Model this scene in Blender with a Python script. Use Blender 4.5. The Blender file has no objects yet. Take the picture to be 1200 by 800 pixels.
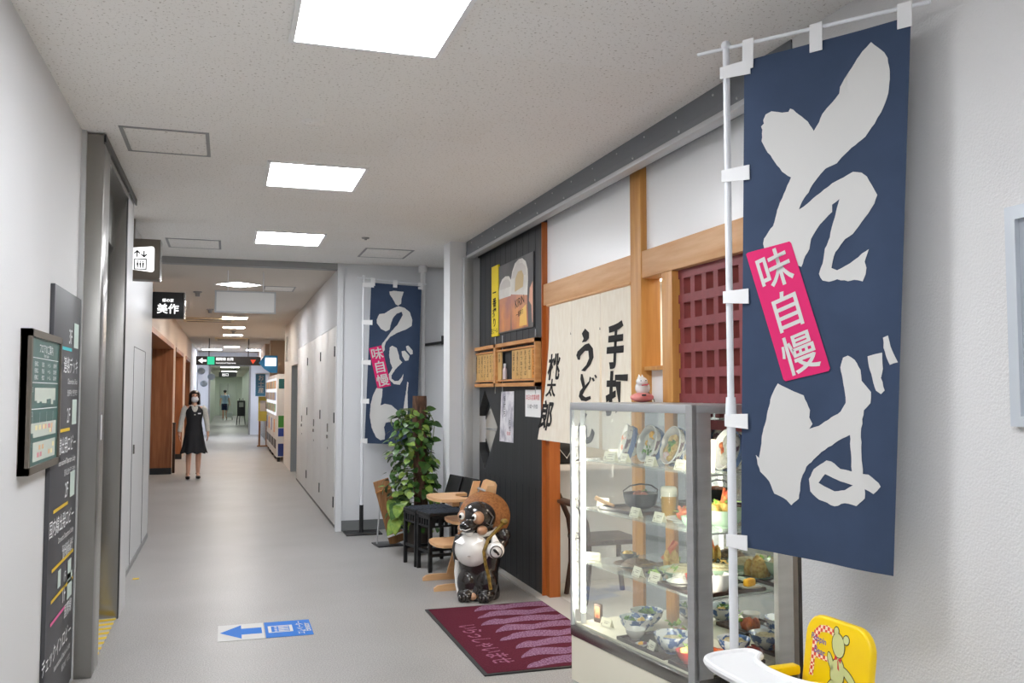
import bpy, bmesh, math, random
from mathutils import Vector, Matrix, noise
random.seed(7)
S = bpy.context.scene
COL = S.collection
PI = math.pi
def V(*a): return Vector(a)

# ------------------------------------------------------------------ camera, light, exposure
cam_d = bpy.data.cameras.new('camera'); cam = bpy.data.objects.new('camera', cam_d); COL.objects.link(cam)
cam_d.sensor_fit = 'HORIZONTAL'; cam_d.sensor_width = 36.0; cam_d.lens = 36.0*1050/1200
cam_d.clip_start = 0.05; cam_d.clip_end = 300
YAW, PITCH = math.radians(17.62), math.radians(3.216)
cam.location = (0, 0, 1.55)
cam.rotation_euler = (PI/2+PITCH, 0, -YAW)
S.camera = cam
S.view_settings.view_transform = 'Standard'; S.view_settings.look = 'None'
S.view_settings.gamma = 1; S.view_settings.exposure = 0.36; S.view_settings.use_curve_mapping = False
w = bpy.data.worlds.new('world'); S.world = w; w.use_nodes = True
w.node_tree.nodes['Background'].inputs[0].default_value = (0.85, 0.9, 1, 1)
w.node_tree.nodes['Background'].inputs[1].default_value = 0.55
LAMP_NEAR = 28.0     # ceiling panels
LAMP_FAR = 42.0     # small lights of the far corridor
LAMP_HALL = 20.0      # hall at the far end
LAMP_SHOP = 9.0     # inside the restaurant
LAMP_PASS = 20.0      # end passage
LAMP_TUBE = 34.0     # display case tube

# ------------------------------------------------------------------ materials
def lin(c):
    f = lambda x: x/12.92 if x <= .04045 else ((x+.055)/1.055)**2.4
    return tuple(f(x/255) for x in c) + (1,)
MC = {}
def mat(name, rgb, rough=.5, metal=0, spec=.5, var=0, vscale=20, stretch=(1,1,1), bump=0, bscale=200, rgb2=None, emit=0, coat=0, lo=.35, hi=.65, detail=4, brough=None):
    if name in MC: return MC[name]
    m = bpy.data.materials.new(name); m.use_nodes = True; nt = m.node_tree; b = nt.nodes['Principled BSDF']; L = nt.links
    b.inputs['Roughness'].default_value = rough; b.inputs['Metallic'].default_value = metal
    b.inputs['Specular IOR Level'].default_value = spec
    b.inputs['Coat Weight'].default_value = coat; b.inputs['Coat Roughness'].default_value = .08
    c = lin(rgb); b.inputs['Base Color'].default_value = c
    if emit:
        b.inputs['Emission Color'].default_value = c; b.inputs['Emission Strength'].default_value = emit
    if var or rgb2 or bump:
        tc = nt.nodes.new('ShaderNodeTexCoord'); mp = nt.nodes.new('ShaderNodeMapping'); mp.inputs['Scale'].default_value = stretch
        L.new(tc.outputs['Object'], mp.inputs['Vector'])
    if var or rgb2:
        n = nt.nodes.new('ShaderNodeTexNoise'); n.inputs['Scale'].default_value = vscale; n.inputs['Detail'].default_value = detail
        L.new(mp.outputs[0], n.inputs['Vector'])
        r = nt.nodes.new('ShaderNodeValToRGB'); r.color_ramp.elements[0].position = lo; r.color_ramp.elements[1].position = hi
        if rgb2: a, d = lin(rgb2), c
        else:
            a = tuple(x*(1-var) for x in c[:3])+(1,); d = tuple(min(1, x*(1+var)) for x in c[:3])+(1,)
        r.color_ramp.elements[0].color = a; r.color_ramp.elements[1].color = d
        L.new(n.outputs['Fac'], r.inputs[0]); L.new(r.outputs[0], b.inputs['Base Color'])
    if bump:
        n2 = nt.nodes.new('ShaderNodeTexNoise'); n2.inputs['Scale'].default_value = bscale; n2.inputs['Detail'].default_value = 3
        L.new(mp.outputs[0], n2.inputs['Vector'])
        bp = nt.nodes.new('ShaderNodeBump'); bp.inputs['Strength'].default_value = bump; bp.inputs['Distance'].default_value = .01
        L.new(n2.outputs['Fac'], bp.inputs['Height']); L.new(bp.outputs[0], b.inputs['Normal'])
    MC[name] = m
    return m
def lamp_mat(name, rgb, strength):
    if name in MC: return MC[name]
    m = bpy.data.materials.new(name); m.use_nodes = True; nt = m.node_tree; nt.nodes.clear()
    e = nt.nodes.new('ShaderNodeEmission'); o = nt.nodes.new('ShaderNodeOutputMaterial')
    e.inputs[0].default_value = lin(rgb); e.inputs[1].default_value = strength; nt.links.new(e.outputs[0], o.inputs[0]); MC[name] = m
    return m
def glass_mat(name, tint=(1,1,1), refl=1.0, veil=0.0):
    if name in MC: return MC[name]
    m = bpy.data.materials.new(name); m.use_nodes = True; nt = m.node_tree; nt.nodes.clear(); N = nt.nodes.new; L = nt.links
    t = N('ShaderNodeBsdfTransparent'); t.inputs[0].default_value = tint+(1,)
    g = N('ShaderNodeBsdfGlossy'); g.inputs['Roughness'].default_value = .02
    f = N('ShaderNodeFresnel'); f.inputs[0].default_value = 1.45
    mu = N('ShaderNodeMath'); mu.operation = 'MULTIPLY'; mu.inputs[1].default_value = refl
    mx = N('ShaderNodeMixShader'); o = N('ShaderNodeOutputMaterial')
    ge = N('ShaderNodeNewGeometry'); sb = N('ShaderNodeMath'); sb.operation = 'SUBTRACT'; sb.inputs[0].default_value = 1; L.new(ge.outputs['Backfacing'], sb.inputs[1])
    m3 = N('ShaderNodeMath'); m3.operation = 'MULTIPLY'; L.new(sb.outputs[0], m3.inputs[0]); L.new(mu.outputs[0], m3.inputs[1])
    L.new(f.outputs[0], mu.inputs[0]); L.new(m3.outputs[0], mx.inputs[0]); L.new(t.outputs[0], mx.inputs[1]); L.new(g.outputs[0], mx.inputs[2])
    last = mx
    if veil:
        d = N('ShaderNodeBsdfDiffuse'); d.inputs[0].default_value = (.8,.82,.8,1); m2 = N('ShaderNodeMixShader'); m2.inputs[0].default_value = veil  # diffuse white mixed into the pane as a pale veil
        L.new(mx.outputs[0], m2.inputs[1]); L.new(d.outputs[0], m2.inputs[2]); last = m2
    L.new(last.outputs[0], o.inputs[0]); MC[name] = m
    return m

M = dict(
 wall=mat('wall_paper', (212,212,213), .85, bump=.12, bscale=160, spec=.2),
 wallr=mat('wall_paper_right', (222,221,220), .8, bump=.35, bscale=120, spec=.25),
 steelwall=mat('grey_panel', (206,207,208), .35, spec=.4),
 plaster=mat('shop_plaster', (247,247,247), .28, bump=.08, bscale=25),
 trimgrey=mat('trim_grey', (150,150,150), .5),
 basebd=mat('baseboard_grey', (120,122,122), .6),
 pier=mat('pier_white', (226,227,229), .7),
 steel=mat('stainless', (150,148,144), .27, .95, var=.12, vscale=5, stretch=(1,1,.25)),
 steel2=mat('stainless_brushed', (186,186,186), .5, .55, var=.06, vscale=4, stretch=(1,1,6)),
 alu=mat('aluminium', (196,198,200), .48, .6),
 shut=mat('shutter_grey', (120,124,130), .45, .3),
 dark=mat('dark_metal', (45,46,48), .4, .2),
 black=mat('black_paint', (24,24,26), .45),
 blackgap=mat('black_gap', (12,12,12), .8),
 hinoki=mat('hinoki_wood', (222,178,132), .45, rgb2=(205,150,100), vscale=5, stretch=(6,.6,6), lo=.25, hi=.75),
 hinokiv=mat('hinoki_wood_upright', (214,160,88), .42, rgb2=(190,128,62), vscale=5, stretch=(7,7,.5), lo=.25, hi=.75),
 cedar=mat('stained_cedar', (186,106,44), .42, rgb2=(160,82,30), vscale=5, stretch=(7,7,.5), lo=.25, hi=.75),
 blackwood=mat('black_stained_wood', (52,54,57), .5, rgb2=(30,31,33), vscale=4, stretch=(3,10,.35), lo=.25, hi=.75),
 maple=mat('beech_wood', (232,188,140), .4, rgb2=(220,170,120), vscale=6, stretch=(1,5,5), lo=.25, hi=.75),
 plank=mat('old_plank', (176,128,84), .6, rgb2=(140,96,60), vscale=8, stretch=(6,6,.7), lo=.3, hi=.7),
 menuwood=mat('menu_frame_wood', (216,160,100), .45, rgb2=(196,134,76), vscale=6, stretch=(1,1,4)),
 slat=mat('menu_slat_wood', (222,182,116), .55, rgb2=(206,160,92), vscale=8, stretch=(4,4,.5)),
 slato=mat('menu_slat_orange', (220,142,52), .5),
 darkwood=mat('dark_chair_wood', (62,38,24), .35),
 lattice=mat('bengara_lattice', (132,58,62), .5, var=.08),
 navy=mat('navy_cloth', (60,74,98), .8, var=.07, vscale=6, bump=.06, bscale=500, spec=.2),
 print_white=mat('white_print', (212,211,208), .8, spec=.2),
 print_pink=mat('pink_print', (222,48,112), .8, spec=.2),
 tabw=mat('white_fabric_tab', (240,240,240), .8),
 polew=mat('white_pole', (238,240,244), .35),
 linen=mat('linen', (240,232,216), .9, rgb2=(234,224,206), vscale=30, stretch=(1,1,.3), spec=.1, bump=.1, bscale=300),
 ink=mat('black_ink', (26,24,24), .8),
 white=mat('white_plastic', (240,240,240), .35),
 paper=mat('white_paper', (238,238,236), .7),
 card=mat('cream_card', (240,236,214), .7),
 cream=mat('cream_laminate', (240,234,214), .4),
 mirror=mat('mirror', (225,228,228), .03, 1),
 yellow=mat('yellow_plastic', (248,208,8), .32),
 greyplastic=mat('grey_plastic', (74,80,82), .5),
 straw=mat('straw_hat', (170,112,62), .6, rgb2=(132,82,40), vscale=60),
 glaze=mat('black_glaze', (30,28,28), .2, coat=.5, rgb2=(44,38,36), vscale=6),
 tanface=mat('tan_glaze', (188,144,112), .3, coat=.3),
 whiteglaze=mat('white_glaze', (240,238,234), .18, coat=.5),
 red=mat('red_lacquer', (176,42,34), .2, coat=.5),
 blackbowl=mat('black_lacquer', (34,32,32), .28, coat=.3),
 iron=mat('iron_pot', (38,38,40), .45),
 tray=mat('tray_brown', (60,36,28), .3, coat=.3),
 cel=mat('celadon', (176,204,178), .18, coat=.5),
 porc=mat('white_porcelain', (240,240,238), .16, coat=.5),
 blue=mat('sign_blue', (30,112,200), .6, spec=.25),
 signdark=mat('sign_dark_grey', (74,74,78), .45),
 txtw=mat('lettering_white', (236,238,240), .5),
 mapgreen=mat('map_green', (62,104,98), .35),
 bronze=mat('bronze_frame', (104,96,86), .45, .25),
 skin=mat('skin', (216,168,142), .5),
 hair=mat('dark_hair', (34,24,22), .4, var=.2, vscale=60),
 blackcloth=mat('black_cloth', (26,26,30), .75),
 shirt=mat('pale_shirt', (218,214,204), .8, rgb2=(186,184,176), vscale=120),
 shoes=mat('black_leather', (20,18,18), .3),
 mask=mat('mask_white', (244,244,246), .8),
 brownwall=mat('far_brown_wall', (214,190,170), .6),
 brownwood=mat('far_door_wood', (176,112,70), .4, rgb2=(150,88,50), vscale=4, stretch=(5,5,.4)),
 glass=glass_mat('clear_glass', (.97,.985,.98), 1.2),
 caseglass=glass_mat('case_glass', (.95,.975,.965), 2.6, .09),  # diffuse veil stands in for whitish reflections on the front glass
 shelfglass=glass_mat('shelf_glass', (.93,.97,.95), 1.6, .16),
 lamp=lamp_mat('lamp_panel', (247,250,255), LAMP_NEAR),
 lampfar=lamp_mat('lamp_far', (255,242,226), LAMP_FAR),
 lampmid=lamp_mat('lamp_mid', (250,251,255), LAMP_FAR*1.1),
 lamphall=lamp_mat('lamp_hall', (232,240,255), LAMP_HALL),
lamppass=lamp_mat('lamp_passage', (236,240,236), LAMP_PASS),
 lampshop=lamp_mat('lamp_shop', (255,240,220), LAMP_SHOP),
 tube=lamp_mat('lamp_tube', (255,248,232), LAMP_TUBE),
 lit=lamp_mat('lit_sign_face', (255,255,255), 1.6),
 littext=lamp_mat('lit_sign_text', (255,255,255), 1.3),
)
# floor: speckled vinyl with a slight wave so far reflections smear
def floor_mat():
    m = mat('floor_vinyl', (176,174,171), .3); nt = m.node_tree; L = nt.links; N = nt.nodes.new; b = nt.nodes['Principled BSDF']
    tc = N('ShaderNodeTexCoord'); n = N('ShaderNodeTexNoise'); n.inputs['Scale'].default_value = 130; n.inputs['Detail'].default_value = 2
    n2 = N('ShaderNodeTexNoise'); n2.inputs['Scale'].default_value = 1.3; n2.inputs['Detail'].default_value = 5
    L.new(tc.outputs['Object'], n.inputs[0]); L.new(tc.outputs['Object'], n2.inputs[0])
    r = N('ShaderNodeValToRGB'); r.color_ramp.elements[0].position = .32; r.color_ramp.elements[1].position = .68
    r.color_ramp.elements[0].color = lin((140,138,135)); r.color_ramp.elements[1].color = lin((182,180,178))
    r2 = N('ShaderNodeValToRGB'); r2.color_ramp.elements[0].position = .3; r2.color_ramp.elements[1].position = .7
    r2.color_ramp.elements[0].color = (.9,.89,.88,1); r2.color_ramp.elements[1].color = (1.02,1.02,1.02,1)
    mx = N('ShaderNodeMix'); mx.data_type = 'RGBA'; mx.blend_type = 'MULTIPLY'; mx.inputs[0].default_value = 1
    L.new(n.outputs[0], r.inputs[0]); L.new(n2.outputs[0], r2.inputs[0]); L.new(r.outputs[0], mx.inputs[6]); L.new(r2.outputs[0], mx.inputs[7]); L.new(mx.outputs[2], b.inputs['Base Color'])
    n3 = N('ShaderNodeTexNoise'); n3.inputs['Scale'].default_value = 3.5; n3.inputs['Detail'].default_value = 3
    bp = N('ShaderNodeBump'); bp.inputs['Strength'].default_value = .12; bp.inputs['Distance'].default_value = .02
    L.new(tc.outputs['Object'], n3.inputs[0]); L.new(n3.outputs[0], bp.inputs['Height']); L.new(bp.outputs[0], b.inputs['Normal'])
    b.inputs['Roughness'].default_value = .40; b.inputs['Specular IOR Level'].default_value = .30
    return m
M['floor'] = floor_mat()
def ceil_mat():
    m = mat('ceiling_board', (206,202,194), .9, spec=.1); nt = m.node_tree; L = nt.links; N = nt.nodes.new; b = nt.nodes['Principled BSDF']
    tc = N('ShaderNodeTexCoord'); v = N('ShaderNodeTexNoise'); v.inputs['Scale'].default_value = 75; v.inputs['Detail'].default_value = 2; v.inputs['Roughness'].default_value = .6
    L.new(tc.outputs['Object'], v.inputs[0])
    r = N('ShaderNodeValToRGB'); r.color_ramp.elements[0].position = .30; r.color_ramp.elements[1].position = .40
    r.color_ramp.elements[0].color = lin((186,180,172)); r.color_ramp.elements[1].color = lin((243,241,238))
    # board squares of slightly different age
    br = N('ShaderNodeTexBrick'); br.inputs['Scale'].default_value = 1; br.inputs['Brick Width'].default_value = .91; br.inputs['Row Height'].default_value = .455
    br.inputs['Mortar Size'].default_value = 0; br.inputs['Color1'].default_value = (.985,.975,.96,1); br.inputs['Color2'].default_value = (1,1,1,1)
    L.new(tc.outputs['Object'], br.inputs[0])
    mx = N('ShaderNodeMix'); mx.data_type = 'RGBA'; mx.blend_type = 'MULTIPLY'; mx.inputs[0].default_value = 1
    L.new(v.outputs[0], r.inputs[0]); L.new(r.outputs[0], mx.inputs[6]); L.new(br.outputs[0], mx.inputs[7]); L.new(mx.outputs[2], b.inputs['Base Color'])
    return m
M['ceil'] = ceil_mat()

# ------------------------------------------------------------------ mesh builder
def frame(o, x, y):
    x = Vector(x).normalized(); y = Vector(y); z = x.cross(y).normalized(); y = z.cross(x)
    m = Matrix((x, y, z)).transposed().to_4x4(); m.translation = Vector(o); return m
def rotz(a): return Matrix.Rotation(a, 4, 'Z')
TXT = {}
def glyph_mesh(s, off):
    k = (s, off)
    if k not in TXT:
        c = bpy.data.curves.new('t', 'FONT'); c.body = s; c.offset = off; c.resolution_u = 3
        o = bpy.data.objects.new('t', c); COL.objects.link(o); bpy.context.view_layer.update()
        TXT[k] = bpy.data.meshes.new_from_object(o.evaluated_get(bpy.context.evaluated_depsgraph_get()))
        bpy.data.objects.remove(o); bpy.data.curves.remove(c)
    return TXT[k]
class MB:
    def __init__(s): s.bm = bmesh.new()
    def box(s, c, d, rot=None, bev=0, seg=2):
        m = Matrix.Translation(c) @ (rot or Matrix.Identity(4)) @ Matrix.Diagonal((d[0], d[1], d[2], 1))
        r = bmesh.ops.create_cube(s.bm, size=1, matrix=m)
        if bev:
            es = list({e for v in r['verts'] for e in v.link_edges})
            bmesh.ops.bevel(s.bm, geom=es, offset=bev, segments=seg, affect='EDGES', profile=.5)
        return s
    def bx(s, x0, x1, y0, y1, z0, z1, bev=0):
        return s.box(((x0+x1)/2, (y0+y1)/2, (z0+z1)/2), (abs(x1-x0), abs(y1-y0), abs(z1-z0)), None, bev)
    def bar(s, a, b, wx, wy, up=(0,0,1), bev=0):   # square bar from a to b
        a, b = Vector(a), Vector(b); z = (b-a); L = z.length; z.normalize(); u = Vector(up)
        if abs(z.dot(u)) > .98: u = Vector((1,0,0))
        x = u.cross(z).normalized(); y = z.cross(x)
        R = Matrix((x, y, z)).transposed().to_4x4()
        return s.box((a+b)/2, (wx, wy, L), R, bev)
    def cyl(s, a, b, r, r2=None, seg=14, cap=True):
        a, b = Vector(a), Vector(b); d = b-a
        q = Vector((0,0,1)).rotation_difference(d).to_matrix().to_4x4()
        bmesh.ops.create_cone(s.bm, cap_ends=cap, segments=seg, radius1=r, radius2=r if r2 is None else r2, depth=d.length, matrix=Matrix.Translation((a+b)/2) @ q)
        return s
    def lathe(s, prof, c=(0,0,0), seg=24, m=None, sy=1):
        T = m or Matrix.Translation(c); rings = []
        for r, z in prof:
            if r < 1e-6: rings.append([s.bm.verts.new(T @ Vector((0,0,z)))])
            else: rings.append([s.bm.verts.new(T @ Vector((r*math.cos(2*PI*i/seg), sy*r*math.sin(2*PI*i/seg), z))) for i in range(seg)])
        for A, B in zip(rings, rings[1:]):
            for i in range(seg):
                j = (i+1) % seg
                q = [A[i % len(A)], A[j % len(A)], B[j % len(B)], B[i % len(B)]]
                u = []
                for v in q:
                    if v not in u: u.append(v)
                if len(u) > 2:
                    try: s.bm.faces.new(u)
                    except ValueError: pass
        return s
    def loft(s, rings, cap=True):      # rings: lists of points, equal length
        R = [[s.bm.verts.new(p) for p in r] for r in rings]; n = len(R[0])
        for A, B in zip(R, R[1:]):
            for i in range(n): s.bm.faces.new((A[i], A[(i+1) % n], B[(i+1) % n], B[i]))
        if cap: s.bm.faces.new(R[0][::-1]); s.bm.faces.new(R[-1])
        return s
    def ell(s, zs, n=20):              # zs: (z, rx, ry, cx, cy)
        return s.loft([[(cx+rx*math.cos(2*PI*i/n), cy+ry*math.sin(2*PI*i/n), z) for i in range(n)] for z, rx, ry, cx, cy in zs])
    def poly(s, pts): s.bm.faces.new([s.bm.verts.new(p) for p in pts]); return s
    def prism(s, pts, h, m=None, holes=()):
        b = bmesh.new(); es = []
        for loop in [pts]+list(holes):
            vs = [b.verts.new((p[0], p[1], 0)) for p in loop]
            es += [b.edges.new((vs[i], vs[(i+1) % len(vs)])) for i in range(len(vs))]
        bmesh.ops.triangle_fill(b, use_beauty=True, use_dissolve=False, edges=es)
        if h:
            f = list(b.faces); bmesh.ops.recalc_face_normals(b, faces=f)
            r = bmesh.ops.extrude_face_region(b, geom=f)
            for v in r['geom']:
                if isinstance(v, bmesh.types.BMVert): v.co.z += h
            bmesh.ops.recalc_face_normals(b, faces=list(b.faces))
        s.merge(b, m); b.free(); return s
    def merge(s, b, m=None):
        me = bpy.data.meshes.new('x'); b.to_mesh(me)
        if m: me.transform(m)
        s.bm.from_mesh(me); bpy.data.meshes.remove(me)
    def decal(s, polys, f, du=.04, dv=.04):  # flat outlines (with holes) draped by f(u, v)
        for outer, holes in polys:
            b = bmesh.new(); es = []
            for loop in [outer]+list(holes):
                vs = [b.verts.new((p[0], p[1], 0)) for p in loop]
                es += [b.edges.new((vs[i], vs[(i+1) % len(vs)])) for i in range(len(vs))]
            bmesh.ops.triangle_fill(b, use_beauty=True, use_dissolve=False, edges=es)
            s._drape(b, f, du, dv)
        return s
    def _drape(s, b, f, du, dv):
        for ax, st in ((0, du), (1, dv)):
            lo = min(v.co[ax] for v in b.verts); hi = max(v.co[ax] for v in b.verts)
            k = math.floor(lo/st)+1
            while k*st < hi:
                co = Vector((0,0,0)); co[ax] = k*st; no = Vector((0,0,0)); no[ax] = 1
                bmesh.ops.bisect_plane(b, geom=list(b.verts)+list(b.edges)+list(b.faces), plane_co=co, plane_no=no); k += 1
        for v in b.verts: v.co = f(v.co.x, v.co.y)
        s.merge(b); b.free()
    def tube(s, pts, r, seg=8, closed=False, r2=None):
        pts = [Vector(p) for p in pts]; n = len(pts); rings = []; prev = None
        for i, p in enumerate(pts):
            t = (pts[(i+1) % n]-pts[i-1]) if closed else (pts[min(i+1, n-1)]-pts[max(i-1, 0)])
            t.normalize()
            if prev is None: prev = t.orthogonal().normalized()
            x = (prev-t*prev.dot(t)).normalized(); y = t.cross(x); prev = x
            rr = r if r2 is None else r+(r2-r)*i/(n-1)
            rings.append([s.bm.verts.new(p+rr*(math.cos(2*PI*k/seg)*x+math.sin(2*PI*k/seg)*y)) for k in range(seg)])
        if closed: rings.append(rings[0])
        for A, B in zip(rings, rings[1:]):
            for i in range(seg): s.bm.faces.new((A[i], A[(i+1) % seg], B[(i+1) % seg], B[i]))
        if not closed: s.bm.faces.new(rings[0][::-1]); s.bm.faces.new(rings[-1])
        return s
    def ball(s, c, r, seg=18, m=None):
        r = (r, r, r) if not hasattr(r, '__len__') else r
        bmesh.ops.create_uvsphere(s.bm, u_segments=seg, v_segments=max(6, seg*2//3), radius=1, matrix=Matrix.Translation(c) @ (m or Matrix.Identity(4)) @ Matrix.Diagonal((r[0], r[1], r[2], 1)))
        return s
    def text(s, t, size, m, off=0.0, align='C', vert=False, sx=1.0, f=None, lh=1.02):
        if vert:
            for i, ch in enumerate(t):
                if ch.strip(): s.text(ch, size, m @ Matrix.Translation((0, -(i+.5)*size*lh, 0)), off, 'C', False, sx, f)
            return s
        me = glyph_mesh(t, off)
        xs = [v.co.x for v in me.vertices] or [0]
        cx = {'C': (min(xs)+max(xs))/2, 'L': min(xs), 'R': max(xs)}[align]
        me = me.copy(); me.transform(m @ Matrix.Diagonal((size*sx, size, size, 1)) @ Matrix.Translation((-cx, -.38, 0)))
        if f:
            b = bmesh.new(); b.from_mesh(me); s._drape(b, f, .04, .04)
        else: s.bm.from_mesh(me)
        bpy.data.meshes.remove(me); return s
    def mesh(s, name, smooth=40):
        me = bpy.data.meshes.new(name); bmesh.ops.recalc_face_normals(s.bm, faces=list(s.bm.faces)) if smooth is not None else None
        s.bm.to_mesh(me); s.bm.free()
        if smooth:
            me.shade_smooth(); me.set_sharp_from_angle(angle=math.radians(smooth))
        return me
    def build(s, name, material, parent=None, smooth=40, label=None, loc=None, voxel=0):
        me = s.mesh(name, smooth); me.materials.append(M[material] if isinstance(material, str) else material)
        o = bpy.data.objects.new(name, me); COL.objects.link(o)
        if voxel:
            md = o.modifiers.new('r', 'REMESH'); md.mode = 'VOXEL'; md.voxel_size = voxel
            sm = o.modifiers.new('s', 'SMOOTH'); sm.iterations = 6; sm.factor = .5
            bpy.context.view_layer.update()
            me2 = bpy.data.meshes.new_from_object(o.evaluated_get(bpy.context.evaluated_depsgraph_get()))
            o.modifiers.clear(); o.data = me2; me2.shade_smooth()
            if not me2.materials: me2.materials.append(M[material])
        if parent: o.parent = parent
        if loc: o.location = loc
        if label: o['label'] = label
        return o
def tag(o, label, cat, group=None, kind=None):
    o['label'] = label; o['category'] = cat
    if group: o['group'] = group
    if kind: o['kind'] = kind
    return o
def thing(name, label, cat, loc=(0,0,0), rz=0, group=None, rot=None):
    o = bpy.data.objects.new(name, None); COL.objects.link(o); o.empty_display_size = .1
    o.location = loc; o.rotation_euler = rot or (0, 0, rz)
    return tag(o, label, cat, group)
def struct(name, mb, material, parent=None, smooth=40, label=None):
    o = mb.build(name, material, parent, smooth, label)
    if not parent:
        o['kind'] = 'structure'; o['label'] = label or name.replace('_', ' '); o['category'] = name.split('_')[0]
    return o
def sempty(name, label, loc=(0,0,0)):
    o = bpy.data.objects.new(name, None); COL.objects.link(o); o.location = loc
    o['kind'] = 'structure'; o['label'] = label; o['category'] = name.split('_')[0]; return o
def line(parent, s, size, m, off=0.0, align='C', vert=False, sx=1.0, material='txtw', lh=1.02):   # one line of writing = one part
    return MB().text(s, size, m, off, align, vert, sx, None, lh).build('lettering', material, parent, None)
def dup(root, loc=None, rz=None, label=None):
    r = root.copy(); COL.objects.link(r)
    if loc is not None: r.location = loc
    if rz is not None: r.rotation_euler = (0, 0, rz)
    if label: r['label'] = label
    for ch in list(root.children):
        c = ch.copy(); COL.objects.link(c); c.parent = r
        for g in list(ch.children):
            d = g.copy(); COL.objects.link(d); d.parent = c
    return r
# ------------------------------------------------------------------ setting: floor, ceilings, walls
CE = 3.0; XL = -.79; XR = 2.19
fl = MB().bx(-3.4, 7, -4.2, 63, -.1, 0); struct('floor', fl, 'floor', label='speckled grey vinyl corridor floor')
struct('floor_shop', MB().bx(2.40, 6.4, 2.9, 9.2, 0, .006), mat('shop_tile', (214,212,206), .4), label='pale tiled floor inside the restaurant')
struct('ceiling', MB().bx(-3.4, 2.34, -4.2, 10.2, CE, CE+.1).bx(2.34, 3.2, 8.3, 10.2, CE, CE+.1).bx(2.34, 4, -4.2, 3.1, CE, CE+.1), 'ceil', label='speckled grey acoustic ceiling')
cfar = mat('far_ceiling', (214,206,196), .85)
struct('ceiling_corridor', MB().bx(-3.4, 3.4, 10.3, 34.2, 2.97, 3.07), cfar, label='smooth ceiling of the far corridor')
struct('trim_1', MB().bx(XL, 1.2, 10.2, 10.32, 2.93, 3.06), 'trimgrey', label='grey metal joint strip across the ceiling')
struct('wall_back', MB().bx(-3.4, 4, -4.3, -4.2, 0, 3.1), 'wall', label='wall behind the viewer')
# left
struct('wall_left', MB().bx(-1.0, XL, -4.2, 5.40, 0, CE), 'wall', label='plain pale grey wall on the left')
struct('baseboard_left', MB().bx(XL, XL+.012, -4.2, 5.38, 0, .10), 'basebd', label='grey baseboard along the left wall')
struct('trim_2', MB().bx(-1.0, -.765, 5.385, 5.42, 0, CE), 'steelwall', label='slim grey corner trim beside the elevator')
e = sempty('door_1', 'stainless steel elevator entrance', (-.79, 6.1, 0))
MB().bx(-.21, .115, -.69, -.43, 0, CE-.01, .006).build('near_jamb', 'steel', e)
MB().bx(-.21, .10, .65, 1.10, 0, CE-.01, .006).build('far_jamb', 'steel', e)
MB().bx(-.26, -.13, -.5, .70, 0, 2.55).build('door_leaf', 'steel2', e)
h = MB().bx(-.26, .02, -.43, .65, 2.55, CE-.01).bx(.02, .11, -.43, .65, 2.90, CE-.01); h.build('header', 'steel', e)
MB().bx(.112, .122, -.70, 1.10, 2.945, 2.99).build('header_channel', 'dark', e)
MB().bx(-.13, .09, -.43, .65, 0, .008).build('sill', mat('sill_alu', (196,192,182), .5, .3), e)
hz = MB()
for i in range(9):
    y = -.41+i*.12
    hz.poly([(-.02, y, .0095), (.095, y+.03, .0095), (.095, y+.085, .0095), (-.02, y+.055, .0095)])
hz.build('hazard_tape', mat('hazard_yellow', (226,190,40), .6), e)
MB().bx(.100, .104, .70, 1.10, 0, CE-.01).build('far_jamb_face', 'steelwall', e)
MB().bx(.096, .105, .655, .70, 0, CE-.01).build('door_gap', 'dark', e)
hp = MB().bx(.1155, .1185, -.58, -.54, 1.28, 1.42); hp.build('call_button_plate', 'steelwall', e)
struct('wall_left_panel', MB().bx(-1.0, XL, 7.2, 10.42, 0, CE), 'steelwall', label='flat grey steel wall panel past the elevator')
pd = MB()
pd.bx(-.002, .002, 0, .006, .0, 1.93).bx(-.002, .002, 0, 1.14, 1.926, 1.932).bx(-.002, .002, 1.14, 1.146, 0, 1.93)
pdo = struct('door_2', pd, 'dark', label='flush grey service door outlined by a dark groove'); pdo.location = (XL+.001, 8.55, .02)
MB().bx(.0, .012, .10, .13, .98, 1.06).build('latch', 'steel', pdo)
struct('trim_3', MB().bx(XL-.08, XL-.002, 10.42, 10.432, 0, CE), 'dark', label='dark joint between the grey wall panels')
struct('wall_left_end', MB().bx(-1.0, XL-.075, 10.43, 11.45, 0, CE).bx(-1.5, -1.0, 11.35, 11.45, 0, CE), 'steelwall', label='narrow grey wall panel at the corner')
struct('baseboard_left_panel', MB().bx(XL, XL+.008, 7.2, 10.4, 0, .05), 'trimgrey', label='thin baseboard under the grey panels')
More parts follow.
